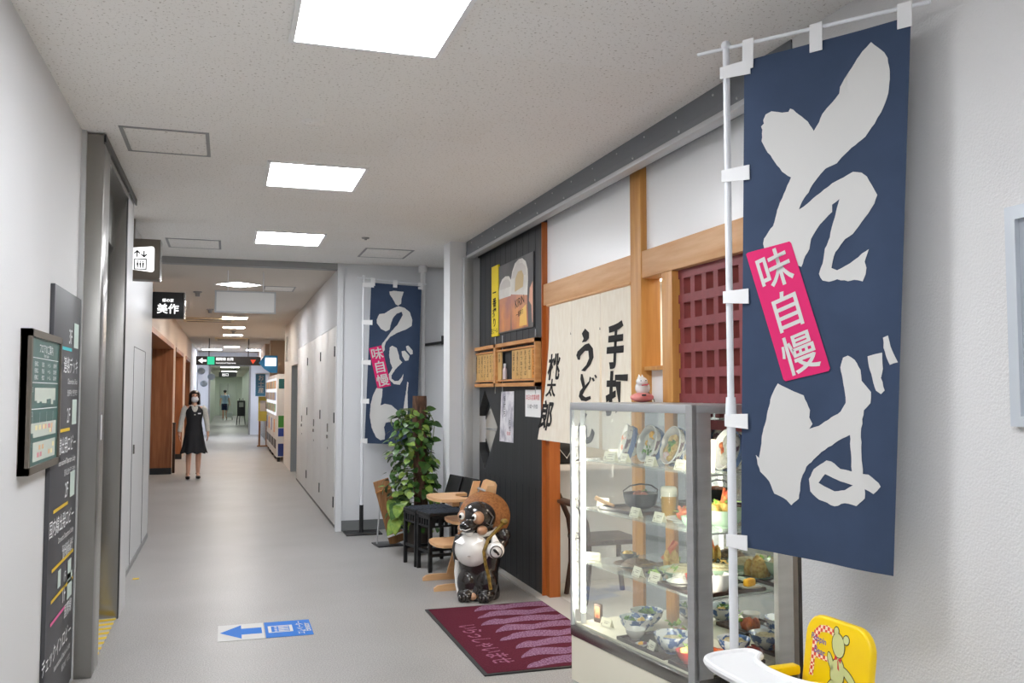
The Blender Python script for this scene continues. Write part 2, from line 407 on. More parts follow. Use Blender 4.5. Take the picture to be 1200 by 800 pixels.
# far left: beige wall with three wooden restaurant entrances
def far_left():
    m = MB()
    m.bx(-1.2, -.99, 11.5, 27.3, 2.42, 2.97)         # header band over the entrances
    for a, b in ((11.5,11.9),(18.28,19.1),(22.25,23.6),(26.3,27.3)): m.bx(-1.2, -.99, a, b, 0, 2.42)
    m.bx(-3.3, -1.2, 27.15, 27.3, 0, 2.97)
    struct('wall_left_far', m, 'brownwall', label='beige wall of the far corridor above the wooden entrances')
    for i, (a, b, d) in enumerate(((11.9,18.28,.5),(19.1,22.25,.32),(23.6,26.3,.25))):
        r = sempty('door_%d' % (3+i), 'wooden restaurant entrance recessed in the beige far wall', (-.99, a, 0))
        L = b-a
        MB().bx(-d-.05, -d, 0, L, 0, 2.42).build('recess_wall', 'hinokiv' if i else 'dark', r)
        MB().bx(-d, .01, L-.12, L, .12, 2.40).build('jamb', 'brownwood', r)
        MB().bx(-d, .012, L-.125, L+.0, 0, .12).build('kick_plate', 'dark', r)
        MB().bx(-d, .012, 0, L, 2.36, 2.44).build('lintel', 'brownwood', r)
        MB().bx(-d, -d+.09, L-.30, L-.24, 0, 2.36).build('door_rail', 'dark', r); MB().bx(-d+.09, -d+.14, L-.30, L-.24, 0, 2.36).build('door_rail', 'alu', r)
far_left()
# far right: locker wall, door recess, pillar
struct('wall_alcove', MB().bx(1.2, 3.3, 10.2, 10.45, 0, CE), 'pier', label='pale wall at the back of the alcove behind the noodle flag')
struct('baseboard_alcove', MB().bx(1.21, 2.6, 10.185, 10.2, 0, .115), 'basebd', label='grey baseboard of the alcove wall')
struct('trim_4', MB().bx(1.17, 1.235, 10.17, 10.24, 0, CE), 'pier', label='white corner bead at the alcove wall')
struct('wall_right_far', MB().bx(1.215, 1.9, 10.45, 16.4, 0, 2.97).bx(1.2, 1.9, 16.4, 18.15, 2.06, 2.97).bx(1.2, 1.9, 18.15, 20.3, 0, 2.97).bx(1.75, 1.95, 20.3, 34, 0, 2.97), 'pier', label='grey wall of the far corridor on the right')
struct('trim_5', MB().bx(1.2, 1.216, 10.45, 16.38, 2.32, 2.97), 'pier', label='plain wall strip above the locker doors')
dm = mat('locker_door', (232,231,228), .45)
edges = [10.5, 11.35, 12.15, 13.2, 14.2, 15.35, 16.36]
for i, (a, b) in enumerate(zip(edges, edges[1:])):
    o = struct('door_%d' % (6+i), MB().bx(-.012, .01, .006, b-a-.006, .03, 2.31, .003), dm, label='flush cream service door in the right corridor wall')
    o.location = (1.205, a, 0)
    if i % 2 == 0:
        for z in (.28, 1.25, 2.02): MB().bx(-.022, -.012, .05, .10, z-.06, z+.06).build('hinge', 'dark', o)
        hb = MB().cyl((-.03, b-a-.08, 1.0), (-.012, b-a-.08, 1.0), .022); hb.bx(-.022, -.012, b-a-.11, b-a-.05, 1.06, 1.16); hb.build('handle', 'steel', o)
        MB().cyl((-.016, b-a-.08, .86), (-.011, b-a-.08, .86), .012).build('keyhole', 'dark', o)
struct('trim_6', MB().bx(1.192, 1.216, 10.45, 16.4, 0, .03), 'dark', label='dark plinth line under the locker doors')
r = sempty('door_12', 'grey recessed doorway past the locker doors', (1.2, 16.4, 0))
MB().bx(.0, .5, 1.60, 1.75, 0, 2.06).bx(.0, .06, 0, .05, 0, 2.06).build('frame', mat('door_frame_grey', (150,156,158), .4, .3), r)
MB().bx(.5, .54, 0, 1.75, 0, 2.06).build('door_leaf', mat('door_leaf_grey', (120,126,128), .5), r)
struct('trim_7', MB().bx(1.19, 1.2, 19.5, 19.95, 2.2, 2.72), 'trimgrey', label='grey grille high on the right corridor wall')
struct('wall_pillar', MB().bx(1.13, 1.76, 25.7, 26.1, 0, 2.97), mat('beige_pillar', (196,172,148), .6), label='beige pillar beyond the vending machines')
struct('wall_soffit', MB().bx(1.05, 1.76, 27.5, 34, 2.5, 2.97), 'brownwall', label='low soffit beyond the pillar')
# far end: white-blue hall wall with an opening, second corridor
bw = mat('hall_wall', (226,230,238), .6)
struct('wall_end', MB().bx(-3.4, -.60, 34, 34.3, 0, 3.3).bx(.78, 3.4, 34, 34.3, 0, 3.3).bx(-.60, .78, 34, 34.3, 2.5, 3.3).bx(-3.4, -1.0, 27.3, 27.4, 0, 2.97), bw, label='bluish white wall at the far end of the corridor')
struct('wall_hall_left', MB().bx(-1.06, -1.0, 27.4, 34, 0, 2.97), bw, label='bluish white left wall of the far hall')
gw = mat('hall_green', (196,204,192), .6)
struct('wall_passage', MB().bx(-1.1, -.75, 34.3, 62, 0, 2.6).bx(.95, 1.3, 34.3, 62, 0, 2.6).bx(-1.1, 1.3, 62, 62.3, 0, 2.6), gw, label='grey green walls of the passage beyond')
struct('ceiling_passage', MB().bx(-1.1, 1.3, 34.3, 62.3, 2.55, 2.65), cfar, label='ceiling of the passage beyond')
pd2 = struct('door_13', MB().bx(-.5, .55, 0, .06, 0, 2.1, .01), mat('end_door', (182,190,180), .4), label='grey double door closing the passage'); pd2.location = (0.05, 61.93, 0)
MB().bx(-.01, .01, -.012, 0, 0, 2.1).build('gap', 'dark', pd2)
struct('trim_8', MB().bx(-.64, -.58, 33.97, 34.32, 0, 2.53).bx(.76, .82, 33.97, 34.32, 0, 2.53).bx(-.64, .82, 33.97, 34.32, 2.48, 2.55), 'trimgrey', label='grey frame around the opening at the far end')

# right: near wall, shop front
struct('wall_right', MB().bx(XR, 2.42, -4.2, 3.09, 0, CE+.05), 'wallr', label='textured off-white wall on the right')
wf = sempty('trim_9', 'pale metal frame of a wall box at the right edge', (XR, 2.05, 1.45))
MB().bx(-.02, 0, -.6, .0, 0, .03).bx(-.02, 0, -.6, 0, .60, .64).bx(-.02, 0, -.035, 0, .03, .60).build('frame', mat('pale_frame', (206,212,218), .35, .2), wf)
MB().bx(-.004, 0, -.6, -.035, .03, .6).build('panel', mat('pale_panel', (180,186,194), .3), wf)
sb = sempty('trim_10', 'grey steel shutter box under the ceiling', (XR, 3.1, 0))
MB().bx(0, .12, 0, 5.25, 2.905, CE).build('upper_cover', 'shut', sb)
MB().bx(-.004, .12, 0, 5.25, 2.862, 2.902).build('lower_cover', 'shut', sb)
MB().bx(-.012, .06, 0, 5.22, 2.832, 2.860, .003).build('ledge', 'alu', sb)
MB().bx(.002, .012, 0, 5.25, 2.988, CE).build('shadow_gap', 'blackgap', sb)
rv = MB()
for i in range(14): rv.ball((-.001, .25+i*.37, 2.965), .006, 8)
for i in range(9): rv.ball((-.005, .4+i*.55, 2.88), .008, 8)
rv.build('rivets', 'alu', sb)
gr = sempty('trim_11', 'stainless shutter guide rail', (2.15, 8.27, 0))
MB().bx(.0, .09, .02, .09, 0, 2.84, .004).build('rail', 'alu', gr)
MB().bx(.09, .16, .03, .09, 0, 2.84).build('slot', 'alu', gr)
struct('wall_pier', MB().bx(2.03, 2.5, 8.37, 8.62, 0, CE), 'pier', label='white pier at the end of the shop front')
struct('wall_alcove_right', MB().bx(2.5, 2.7, 8.62, 10.2, 0, CE), 'wall', label='side wall of the alcove')
dl = struct('door_14', MB().bx(0, .33, 0, .03, .0, 2.09, .004), mat('white_door', (232,234,236), .4), label='white door in the alcove beside the pipe'); dl.location = (2.165, 10.165, 0)
MB().bx(.06, .09, -.012, 0, .95, 1.08).build('handle', 'alu', dl)
MB().bar((.0, -.02, 2.09), (.25, -.05, 2.13), .03, .03).bx(.20, .28, -.05, 0, 2.10, 2.2).build('door_closer', 'dark', dl)
MB().bx(.0, .34, .0, .034, 2.1, 2.96).build('upper_panel', 'pier', dl)

FX = 2.31
# black plank wall with diamond window
loop = [(6.49,0.0),(8.72,0.0),(8.72,2.95),(6.49,2.95)]
dia = [(8.12,1.566),(8.50,1.19),(8.117,.825),(7.70,1.235)]
YZ = lambda x: frame((x,0,0), (0,1,0), (0,0,1))
wb = sempty('wall_shopfront_black', 'black stained plank wall of the restaurant', (0,0,0))
MB().prism(loop, .10, YZ(FX), [dia]).build('plank_wall', 'blackwood', wb, None)
gv = MB()
for i in range(13):
    y = 6.66+i*.16
    gv.bx(FX-.0008, FX+.002, y, y+.004, 0.0, .80).bx(FX-.0008, FX+.002, y, y+.004, 1.60, 2.84)
gv.build('plank_joints', 'blackgap', wb)
MB().bx(FX-.01, FX+.11, 6.478, 6.492, 0, 2.86).build('edge_trim', 'cedar', wb)
MB().prism([(8.12,1.55),(8.485,1.19),(8.117,.84),(7.715,1.235)], .006, YZ(FX+.085)).build('diamond_pane', glass_mat('diamond_glass', (.75,.72,.68), 1.5, .36), wb)  # pane greyed by a diffuse mix in place of the reflected pale alcove
ir = MB()
dd = [(8.12,1.566),(8.50,1.19),(8.117,.825),(7.70,1.235)]; di = [(8.12,1.53),(8.465,1.19),(8.117,.86),(7.735,1.235)]
ir.prism(dd, .02, YZ(FX+.08), [di]); ir.build('diamond_frame', 'blackwood', wb, None)
MB().bx(FX+.080, FX+.084, 7.72, 8.47, 1.190, 1.205).build('glazing_bar', 'alu', wb)
struct('trim_12', MB().bx(2.33, 2.415, 6.40, 6.478, 0, 2.21), 'cedar', label='orange stained door post beside the black wall')
struct('trim_13', MB().bx(2.24, 2.42, 3.25, 8.3, 0, .012), mat('threshold', (186,182,176), .5), label='threshold strip along the shop front')
# beams, posts, plaster
struct('wall_shopfront_plaster', MB().bx(2.345, 2.42, 4.90, 6.478, 2.37, 2.96).bx(2.345, 2.42, 3.2, 4.757, 2.37, 2.96), 'plaster', label='white plaster panels above the entrance beam')
struct('trim_14', MB().bx(FX, 2.43, 4.90, 6.478, 2.213, 2.375, .003).bx(FX, 2.43, 3.2, 4.757, 2.215, 2.375, .003), 'hinoki', label='pale wooden beam over the entrance')
struct('trim_15', MB().bx(FX-.006, 2.43, 4.757, 4.90, 0, 2.95, .003), 'hinokiv', label='tall pale wooden post')
struct('trim_16', MB().bx(FX, 2.43, 4.385, 4.505, 0, 2.215, .003), 'hinokiv', label='short wooden post beside the lattice')
struct('trim_17', MB().bx(FX+.01, 2.45, 4.505, 4.757, 1.675, 1.697), 'hinokiv', label='small wooden sill between the posts')
struct('wall_shopfront_low', MB().bx(2.37, 2.42, 4.505, 4.757, 0, 1.675).bx(2.62, 2.66, 3.15, 4.385, 0, 1.44), 'plaster', label='white panel below the small opening')
lt = MB(); y0, y1, z0, z1 = 3.30, 4.385, 1.42, 2.215
ys = [4.385-.035-i*.1185 for i in range(10)]; zs = [2.19-i*.1345 for i in range(7)]
for y in ys: lt.bx(2.352, 2.408, y-.022, y+.022, z0, z1)
for z in zs: lt.bx(2.350, 2.406, y0, y1, z-.024, z+.024)
struct('window_1', lt, 'lattice', label='red brown wooden lattice window above the display case')
struct('trim_18', MB().bx(2.32, 2.44, 3.14, 3.30, 0, 2.9), mat('dark_post', (34,22,18), .4), label='dark post behind the right edge of the display case')
# restaurant interior
sw = mat('shop_inner_wall', (232,226,216), .7)
struct('wall_shop_inner', MB().bx(6.3, 6.4, 2.9, 9.2, 0, 2.8).bx(2.42, 6.4, 9.1, 9.2, 0, 2.8).bx(2.42, 6.4, 2.8, 2.9, 0, 2.8), sw, label='cream walls inside the restaurant')
struct('ceiling_shop', MB().bx(2.42, 6.4, 2.8, 9.2, 2.75, 2.85), sw, label='ceiling inside the restaurant')
struct('wall_shop_partition', MB().bx(2.45, 3.9, 6.9, 7.0, 0, .93), mat('partition_white', (232,234,238), .5), label='low white partition inside the entrance')
struct('trim_19', MB().bx(2.43, 3.95, 6.66, 7.02, .93, .975), mat('ledge_white', (240,240,242), .4), label='white ledge on the low partition')
# ------------------------------------------------------------------ ceiling things
def ceiling_light(x, y, sx, sy, z, lm, label, group, rz=0):
    t = thing('ceiling_light', label, 'ceiling light', (x, y, z), rz, group)
    MB().prism([(-sx/2-.022,-sy/2-.022),(sx/2+.022,-sy/2-.022),(sx/2+.022,sy/2+.022),(-sx/2-.022,sy/2+.022)], .012, Matrix.Translation((0,0,-.012)), [[(-sx/2,-sy/2),(sx/2,-sy/2),(sx/2,sy/2),(-sx/2,sy/2)]]).build('frame', 'white', t, None)
    MB().bx(-sx/2, sx/2, -sy/2, sy/2, -.006, 0).build('diffuser', lm, t)
    return t
GL = 'square ceiling panels of the near corridor'
for y, lb in ((3.38,'largest square ceiling light panel, nearest, cut by the top edge'), (6.09,'middle one of the three square ceiling light panels'), (8.64,'third square ceiling light panel, just before the ceiling joint strip'),
              (.68,'square ceiling light panel overhead, before the first one in view'), (-2.0,'square ceiling light panel behind the viewer')):
    ceiling_light(.535, y, .59, .66, CE, 'lamp', lb, GL)
GF = 'small square lights of the far corridor'
for y, rz, lb in ((12.3,.72,'small square light set diagonally behind the blank hanging board'), (15.2,0,'small square light right below the blank hanging board'), (17.9,0,'small square far light, second past the blank board'),
              (20.6,0,'small square far light, third past the blank board'), (23.4,0,'small square far light before the long ceiling slots'), (29.5,0,'small square far light just before the end wall')):
    ceiling_light(.12, y, .40 if rz else .45, .40 if rz else .45, 2.97, 'lampmid' if y < 16 else 'lampfar', lb, GF, rz)
for y, lb in ((38.,'cool light over the start of the end passage'), (46.,'cool light midway along the end passage'), (52.8,'cool light over the walking figure at the far end'), (59.5,'added cool light brightening the closed end door')):
    ceiling_light(.1, y, .7, .7, 2.55, 'lamppass', lb, 'cool lights of the end passage')  # last passage lamp is added to brighten the dark end door
for x, lb in ((-.5,'wide cool light on the left of the far hall'), (.9,'wide cool light on the right of the far hall')):
    ceiling_light(x, 31.5, .6, .9, 2.97, 'lamphall', lb, 'cool lights of the far hall')
for x, y, lb in ((3.6,4.2,'warm ceiling light inside the restaurant above the counter'), (3.6,6.2,'warm ceiling light inside the restaurant near the entrance'), (4.6,8.2,'warm ceiling light at the back of the restaurant')):
    ceiling_light(x, y, .9, .9, 2.75, 'lampshop', lb, 'lights inside the restaurant')
def hatch(x, y, sx, sy, z, label):
    t = thing('ceiling_hatch', label, 'ceiling hatch', (x, y, z), 0, 'ceiling access hatches')
    f = .02
    MB().prism([(-sx/2,-sy/2),(sx/2,-sy/2),(sx/2,sy/2),(-sx/2,sy/2)], .005, Matrix.Translation((0,0,-.005)), [[(-sx/2+f,-sy/2+f),(sx/2-f,-sy/2+f),(sx/2-f,sy/2-f),(-sx/2+f,sy/2-f)]]).build('frame', 'trimgrey', t, None)
    MB().bx(-sx/2+f+.004, sx/2-f-.004, -sy/2+f+.004, sy/2-f-.004, -.004, .0).build('lid', 'ceil', t)
hatch(-.355, 5.5, .47, .53, CE, 'ceiling hatch above the elevator door')
hatch(-.33, 9.25, .50, .55, CE, 'ceiling hatch nearest the ceiling joint strip on the left')
hatch(1.56, 9.3, .50, .6, CE, 'ceiling hatch in front of the noodle flag in the alcove')
hatch(.66, 12.7, .42, .55, 2.97, 'ceiling hatch right of the blank hanging board')
sd = thing('smoke_detector', 'round white ceiling cap between the first two light panels', 'smoke detector', (.42, 4.85, CE))
MB().lathe([(.0,-.012),(.05,-.012),(.062,-.004),(.065,0)], seg=24).build('cap', 'ceil', sd)
sd2 = thing('ceiling_sprinkler', 'small dark sprinkler near the third light panel', 'sprinkler', (1.22, 8.4, CE))
MB().lathe([(.0,-.022),(.012,-.022),(.014,-.012),(.035,-.010),(.035,0)], seg=16).build('head', 'trimgrey', sd2)
for (x, y, sx, lb) in ((-.36, 18.5, .95, 'long ceiling air vent on the left of the far corridor'), (.1, 25.2, .85, 'air vent slots in the ceiling over the far direction sign')):
    t = thing('ceiling_vent', lb, 'air vent', (x, y, 2.97), 0, 'air vents of the far ceiling')
    MB().bx(-sx/2, sx/2, -.45, .45, -.03, 0).build('frame', mat('vent_cream', (214,196,166), .6), t)
    MB().bx(-sx/2+.06, sx/2-.06, -.34, -.22, -.034, -.02).build('slot', 'dark', t); MB().bx(-sx/2+.06, sx/2-.06, .18, .30, -.034, -.02).build('slot', 'dark', t)
for (x, y, lb) in ((-.42, 13.4, 'tiny ceiling spotlight left of the blank board'), (-.30, 16.2, 'dark ceiling speaker beyond the lit black sign'), (.12, 21.9, 'small ceiling sprinkler over the far corridor')):
    t = thing('ceiling_fitting', lb, 'ceiling fitting', (x, y, 2.97))
    MB().lathe([(0,-.07),(.03,-.07),(.035,-.02),(.06,-.015),(.06,0)], seg=14).build('housing', 'trimgrey' , t)

# ------------------------------------------------------------------ hanging signs
t = thing('elevator_sign', 'lit white elevator pictogram sign in a brown metal box', 'sign', (-.81, 8.0, 2.485))
bxo = MB().bx(0, .255, 0, .17, 0, .34, .006).build('box', 'bronze', t)
MB().bx(.254, .260, -.004, .174, .0, .34).build('end_cap', 'steel', t)
rr = []
for cx, cz, a0 in ((.19,.085,-90),(.19,.255,0),(0,.255,90),(0,.085,180)):
    for k in range(6):
        a = math.radians(a0+k*18) ; r_ = .022 if cx > .1 else .001
        rr.append((cx+r_*math.cos(a)+(.005 if cx < .1 else 0), cz+r_*math.sin(a)))
MB().prism(rr, .003, frame((0,-.004,0),(1,0,0),(0,0,1))).build('lit_face', 'lit', bxo, None)
pic = MB(); F = frame((0,-.0085,0),(1,0,0),(0,0,1)) @ Matrix.Translation((.105,.165,0)) @ Matrix.Scale(1.18,4) @ Matrix.Translation((-.105,-.168,0))
sq = lambda x0,x1,z0,z1: [(x0,z0),(x1,z0),(x1,z1),(x0,z1)]
pic.prism(sq(.063,.147,.095,.175), 0, F, [sq(.071,.139,.103,.167)])
for k in range(3):
    x = .087+k*.018
    pic.prism(sq(x-.0065,x+.0065,.126,.146), 0, F).prism(sq(x-.004,x+.004,.108,.127), 0, F)
    pic.prism([(x+.0055*math.cos(2*PI*i/10), .154+.0055*math.sin(2*PI*i/10)) for i in range(10)], 0, F)
for x, s in ((.083,1),(.128,-1)):
    c = .208
    pic.prism([(x-.0048,c-.024),(x+.0048,c-.024),(x+.0048,c+.024),(x-.0048,c+.024)], 0, F)
    pic.prism([(x-.023,c+s*.005),(x-.016,c-s*.003),(x,c+s*.013),(x+.016,c-s*.003),(x+.023,c+s*.005),(x,c+s*.027)], 0, F)
pic.build('pictogram', 'signdark', bxo, None)
MB().bx(-.0, .05, .05, .12, .34, .515).build('bracket', 'bronze', t)

t = thing('shop_sign', 'black square sign with lit white shop name below the elevator sign', 'sign', (-.875, 11.5, 2.435))
bxo = MB().bx(0, .36, 0, .16, 0, .315, .004).build('box', 'dark', t)
MB().bx(.358, .372, -.004, .164, 0, .315).build('end_cap', 'steel', t)
F = frame((.18,-.002,0),(1,0,0),(0,0,1))
line(bxo, '美作', .125, F @ Matrix.Translation((0,.115,0)), .018, material='littext'); line(bxo, '郷の家', .044, F @ Matrix.Translation((0,.215,0)), .02, material='littext')
MB().bx(-.12, 0, .04, .12, .1, .2).build('bracket', 'dark', t)

t = thing('hanging_board', 'blank white board hanging on two rods from the ceiling', 'hanging board', (.19, 10.95, 2.47))
MB().bx(-.345, .345, -.02, .02, 0, .262, .003).build('frame', 'alu', t)
MB().bx(-.325, .325, -.026, .026, .018, .244).build('panel', mat('board_grey', (236,235,233), .5), t)
for x in (-.20, .20): MB().cyl((x,0,.26), (x,0,.515), .006).build('rod', 'white', t)
MB().bx(-.27, .27, -.05, .05, .505, .53).build('ceiling_plate', 'white', t)

t = thing('direction_sign', 'long dark overhead sign with a white left arrow at the far end', 'sign', (.03, 25, 2.26))
MB().bx(-.82, .82, 0, .14, 0, .23).build('box', 'dark', t)
F = frame((0,-.004,0),(1,0,0),(0,0,1))
MB().prism([(-.77,.115),(-.66,.19),(-.66,.14),(-.56,.14),(-.56,.09),(-.66,.09),(-.66,.04)], 0, F).build('arrow', 'littext', t, None)
MB().prism(sq(-.54,-.36,.01,.22), .003, F).build('green_field', lamp_mat('lit_green', (60,200,150), 1.0), t, None)
line(t, '国際線 出発', .085, F @ Matrix.Translation((-.32,.16,0)), .015, 'L', material='littext'); line(t, 'International Departures', .05, F @ Matrix.Translation((-.32,.06,0)), .01, 'L', material='littext')
MB().prism([(.55,.15),(.70,.15),(.62,.03)], 0, F).build('red_mark', lamp_mat('lit_red', (226,84,60), .9), t, None)
for x in (-.5, .5): MB().cyl((x,.07,.23), (x,.07,.71), .012).build('rod', 'dark', t)
t = thing('passage_sign', 'small dark hanging sign over the far passage', 'sign', (.02, 40, 2.18))
MB().bx(-.36, .36, 0, .1, 0, .2).build('box', 'dark', t)
MB().text('出口', .14, frame((-.1,-.004,.1),(1,0,0),(0,0,1)), .01).build('lettering', 'littext', t, None)
for x in (-.3, .3): MB().cyl((x,.05,.2), (x,.05,.37), .012).build('rod', 'dark', t)
t = thing('pennant_sign', 'blue pointed wall sign with a bright white screen past the vending machines', 'sign', (1.22, 24.8, 2.12))
PF = frame((0,0,0),(1,0,0),(0,0,1))
MB().prism([(-.42,.20),(-.28,.40),(.06,.40),(.06,-.06),(-.12,-.06),(-.28,.04)], .08, PF @ Matrix.Translation((0,0,-.08))).build('body', mat('pennant_blue', (40,130,190), .5), t, None)
MB().bx(-.26, .02, -.006, 0, .12, .34).build('lit_screen', 'lit', t)
t = thing('blue_banner', 'light blue hanging banner with white lettering at the far right', 'banner', (.93, 26.2, 1.43))
MB().bx(-.17, .10, -.01, .01, 0, .62).build('cloth', mat('pale_blue_cloth', (92,160,206), .7), t)
MB().text('お土産', .17, frame((-.02,-.012,.60),(1,0,0),(0,0,1)), .01, vert=True).build('lettering', 'txtw', t, None)
MB().cyl((-.18,0,.63), (.825,0,.63), .012).build('rod', 'white', t)
for i, (x, y, z) in enumerate(((-.68,27.9,2.16),(-.40,28.2,2.0),(-.62,28.6,1.80))):
    t = thing('paper_ornament', ('pale blue round paper ornament, highest of three by the far hall wall','pale blue round paper ornament, right one of three by the far hall wall','pale blue round paper ornament, lowest of three by the far hall wall')[i], 'ornament', (x-.05, y, z), 0, 'paper ornaments')
    MB().ball((0,0,0), (.11,.1,.10), 14).build('paper_ball', mat('pale_blue_paper', (196,216,236), .8), t)
    MB().cyl((0,0,.09), (0,0,2.97-z), .003, seg=6).build('string', 'white', t)

# ------------------------------------------------------------------ left wall signs
t = thing('floor_directory', 'tall dark grey floor directory panel with white and yellow text', 'sign', (XL, 4.60, .02))
PT = frame((.0225,0,0),(0,1,0),(0,0,1))   # text on the +X face reads with x -> +Y
MB().bx(0, .02, 0, .78, 0, 2.035, .002).build('panel', 'signdark', t)
pnl = t.children[0]
def tile(x0, x1, z0, z1): MB().prism(sq(x0,x1,z0,z1), 0, PT).build('pictogram_tile', mat('tile_pale', (206,222,214), .5), pnl, None)
T = lambda x, z: PT @ Matrix.Translation((x, z, 0))
rows = [(1.76,'3F','連絡デッキ','Observation Deck','连接平台  연결 데크'), (1.36,'2F','国際線出発ロビー','International Departure Lobby','国际出发大厅  국제선'), (.985,'2F','国内線出発ロビー','Domestic Departure Lobby','国内出发大厅  국내선'), (.46,'1F','チェックインロビー','International Check-in Lobby','值机大厅  체크인')]
for zz, a, b_, c_, d_ in rows:
    line(pnl, a, .105, T(.50, zz+.055), .006, 'R'); tile(.555, .70, zz, zz+.13)
    dz = -.04 if zz < .5 else 0
    line(pnl, b_, .088, T(.70, zz-.095+dz*2), .006, 'R')
    line(pnl, c_, .04, T(.70, zz-.175+dz*2), 0, 'R'); line(pnl, d_, .036, T(.70, zz-.235+dz*2), 0, 'R')
line(pnl, '国内線搭乗口', .05, T(.68,.72), .004, 'R'); line(pnl, '1F', .07, T(.50,.60), .004, 'R'); tile(.555,.66,.56,.66); tile(.27,.35,.575,.66)
line(pnl, '国際線', .075, T(.70,.415), .006, 'R')
for z, x0, x1, c in ((1.745,.10,.50,(60,190,200)), (1.34,.10,.50,(226,190,40)), (.965,.10,.50,(226,190,40)), (.69,.10,.72,(226,190,40)), (.545,.10,.72,(226,190,40)), (.44,.10,.50,(226,100,160))):
    MB().prism(sq(x0,x1,z-.008,z+.008), 0, PT).build('colour_rule', mat('rule_%d_%d' % (c[0], c[1]), c, .5), pnl, None)
t = thing('floor_map', 'green wall map in a brown metal frame left of the dark directory', 'wall map', (XL, 4.0, 1.215))
MB().bx(0, .03, 0, .70, 0, .59, .003).build('backing', 'bronze', t)
PM = frame((.0325,0,0),(0,1,0),(0,0,1))
ms = MB().prism(sq(.035,.675,.03,.56), 0, PM).build('map_sheet', 'mapgreen', t, None)
MB().bx(.0, .042, 0, .03, 0, .59).bx(0,.042,.675,.70,0,.59).bx(0,.042,0,.7,.56,.59).bx(0,.042,0,.7,0,.03).build('frame', 'bronze', t)
PM2 = frame((.0335,0,0),(0,1,0),(0,0,1))
T = lambda x, z: PM2 @ Matrix.Translation((x, z, 0))
line(ms, 'フロアのご案内', .045, T(.36,.52), .006); line(ms, 'Floor Guide', .022, T(.36,.492), .003)
for r_ in range(3):
    for c_ in range(4): line(ms, ('搭乗口','売店','トイレ','案内所')[c_], .022, T(.15+c_*.14, .452-r_*.028), .001, sx=1.2)
for z in (.475,.372,.262): MB().prism(sq(.06,.65,z,z+.003), 0, PM2).build('rule', 'txtw', ms, None)
for s_, z in (('3',.345),('2',.245),('1',.12)): line(ms, s_, .03, T(.09,z), .004)
for k in range(4): MB().prism(sq(.10+k*.15,.103+k*.15,.20,.25), 0, PM2).build('leader_line', 'txtw', ms, None)
random.seed(3); pl = mat('plan_pale', (198,206,196), .6)
fl_ = []
for k in range(9): fl_ += [(.13+k*.052, .305-random.random()*.03)]
MB().prism([(.13,.352)]+[p_ for x, z in fl_ for p_ in ((x, z), (x+.05, z))]+[(.598,.352)], 0, PM2).build('floor_plan', pl, ms, None)
MB().prism([(.06,.165),(.12,.165),(.12,.145),(.63,.145),(.63,.205),(.06,.205)], 0, PM2).build('floor_plan', pl, ms, None)
MB().prism(sq(.12,.62,.045,.125), 0, PM2).build('floor_plan', pl, ms, None)
for ci, c in enumerate(((226,190,150),(220,150,160),(238,226,170))):
    for k in range(6):
        x = .14+random.random()*.42; z = random.choice((.06,.09,.155,.175)); MB().prism(sq(x, x+.04, z, z+.02), 0, frame((.0342+.0002*ci+.00002*k,0,0),(0,1,0),(0,0,1))).build('shop_area', mat('area_%d' % ci, c, .6), ms, None)
st = thing('wall_sticker', 'tiny notice stuck low on the steel panel past the elevator', 'sticker', (XL+.006, 7.6, 1.2))
MB().bx(0, .003, 0, .10, 0, .36).build('sheet', 'paper', st)

# ------------------------------------------------------------------ floor sticker
t = thing('floor_sticker', 'white floor sticker with a blue arrow pointing left', 'sticker', (-.03, 5.94, .0015))
sh = MB().bx(0, .285, 0, .395, 0, .001).build('sheet', 'print_white', t)
MB().prism([(.012,.2),(.145,.37),(.145,.275),(.272,.275),(.272,.125),(.145,.125),(.145,.03)], 0, Matrix.Translation((0,0,.0016))).build('arrow', 'blue', sh, None)
t = thing('floor_sticker', 'blue floor sticker with an elevator pictogram beside the arrow', 'sticker', (.262, 5.94, .0015))
MB().bx(0, .295, 0, .395, 0, .001).build('sheet', 'blue', t)
Q = frame((0,0,.0018), (0,1,0), (-1,0,0))     # text runs along +Y, top towards -X
sh = t.children[0]
line(sh, 'エレベーター', .058, Q @ Matrix.Translation((.2,-.222,0)), .01, sx=.95, material='print_white'); line(sh, 'Elevator', .062, Q @ Matrix.Translation((.2,-.262,0)), .012, material='print_white')
tx = MB(); tx.prism(sq(.115,.285,-.175,-.02), 0, Q, [sq(.13,.27,-.155,-.04)])
for k in range(4):
    y = .15+k*.034; tx.prism(sq(y-.011,y+.011,-.12,-.085), 0, Q).prism(sq(y-.008,y+.008,-.15,-.12), 0, Q)
    tx.prism([(y+.010*math.cos(2*PI*i/10), -.068+.010*math.sin(2*PI*i/10)) for i in range(10)], 0, Q)
tx.build('pictogram', 'print_white', sh, None)
t = thing('floor_sticker', 'small yellow mark on the floor along the left wall panel', 'sticker', (-.72, 8.1, .001))
MB().bx(0, .05, 0, .06, 0, .0015).build('sheet', mat('hazard_yellow', (226,190,40), .6), t)

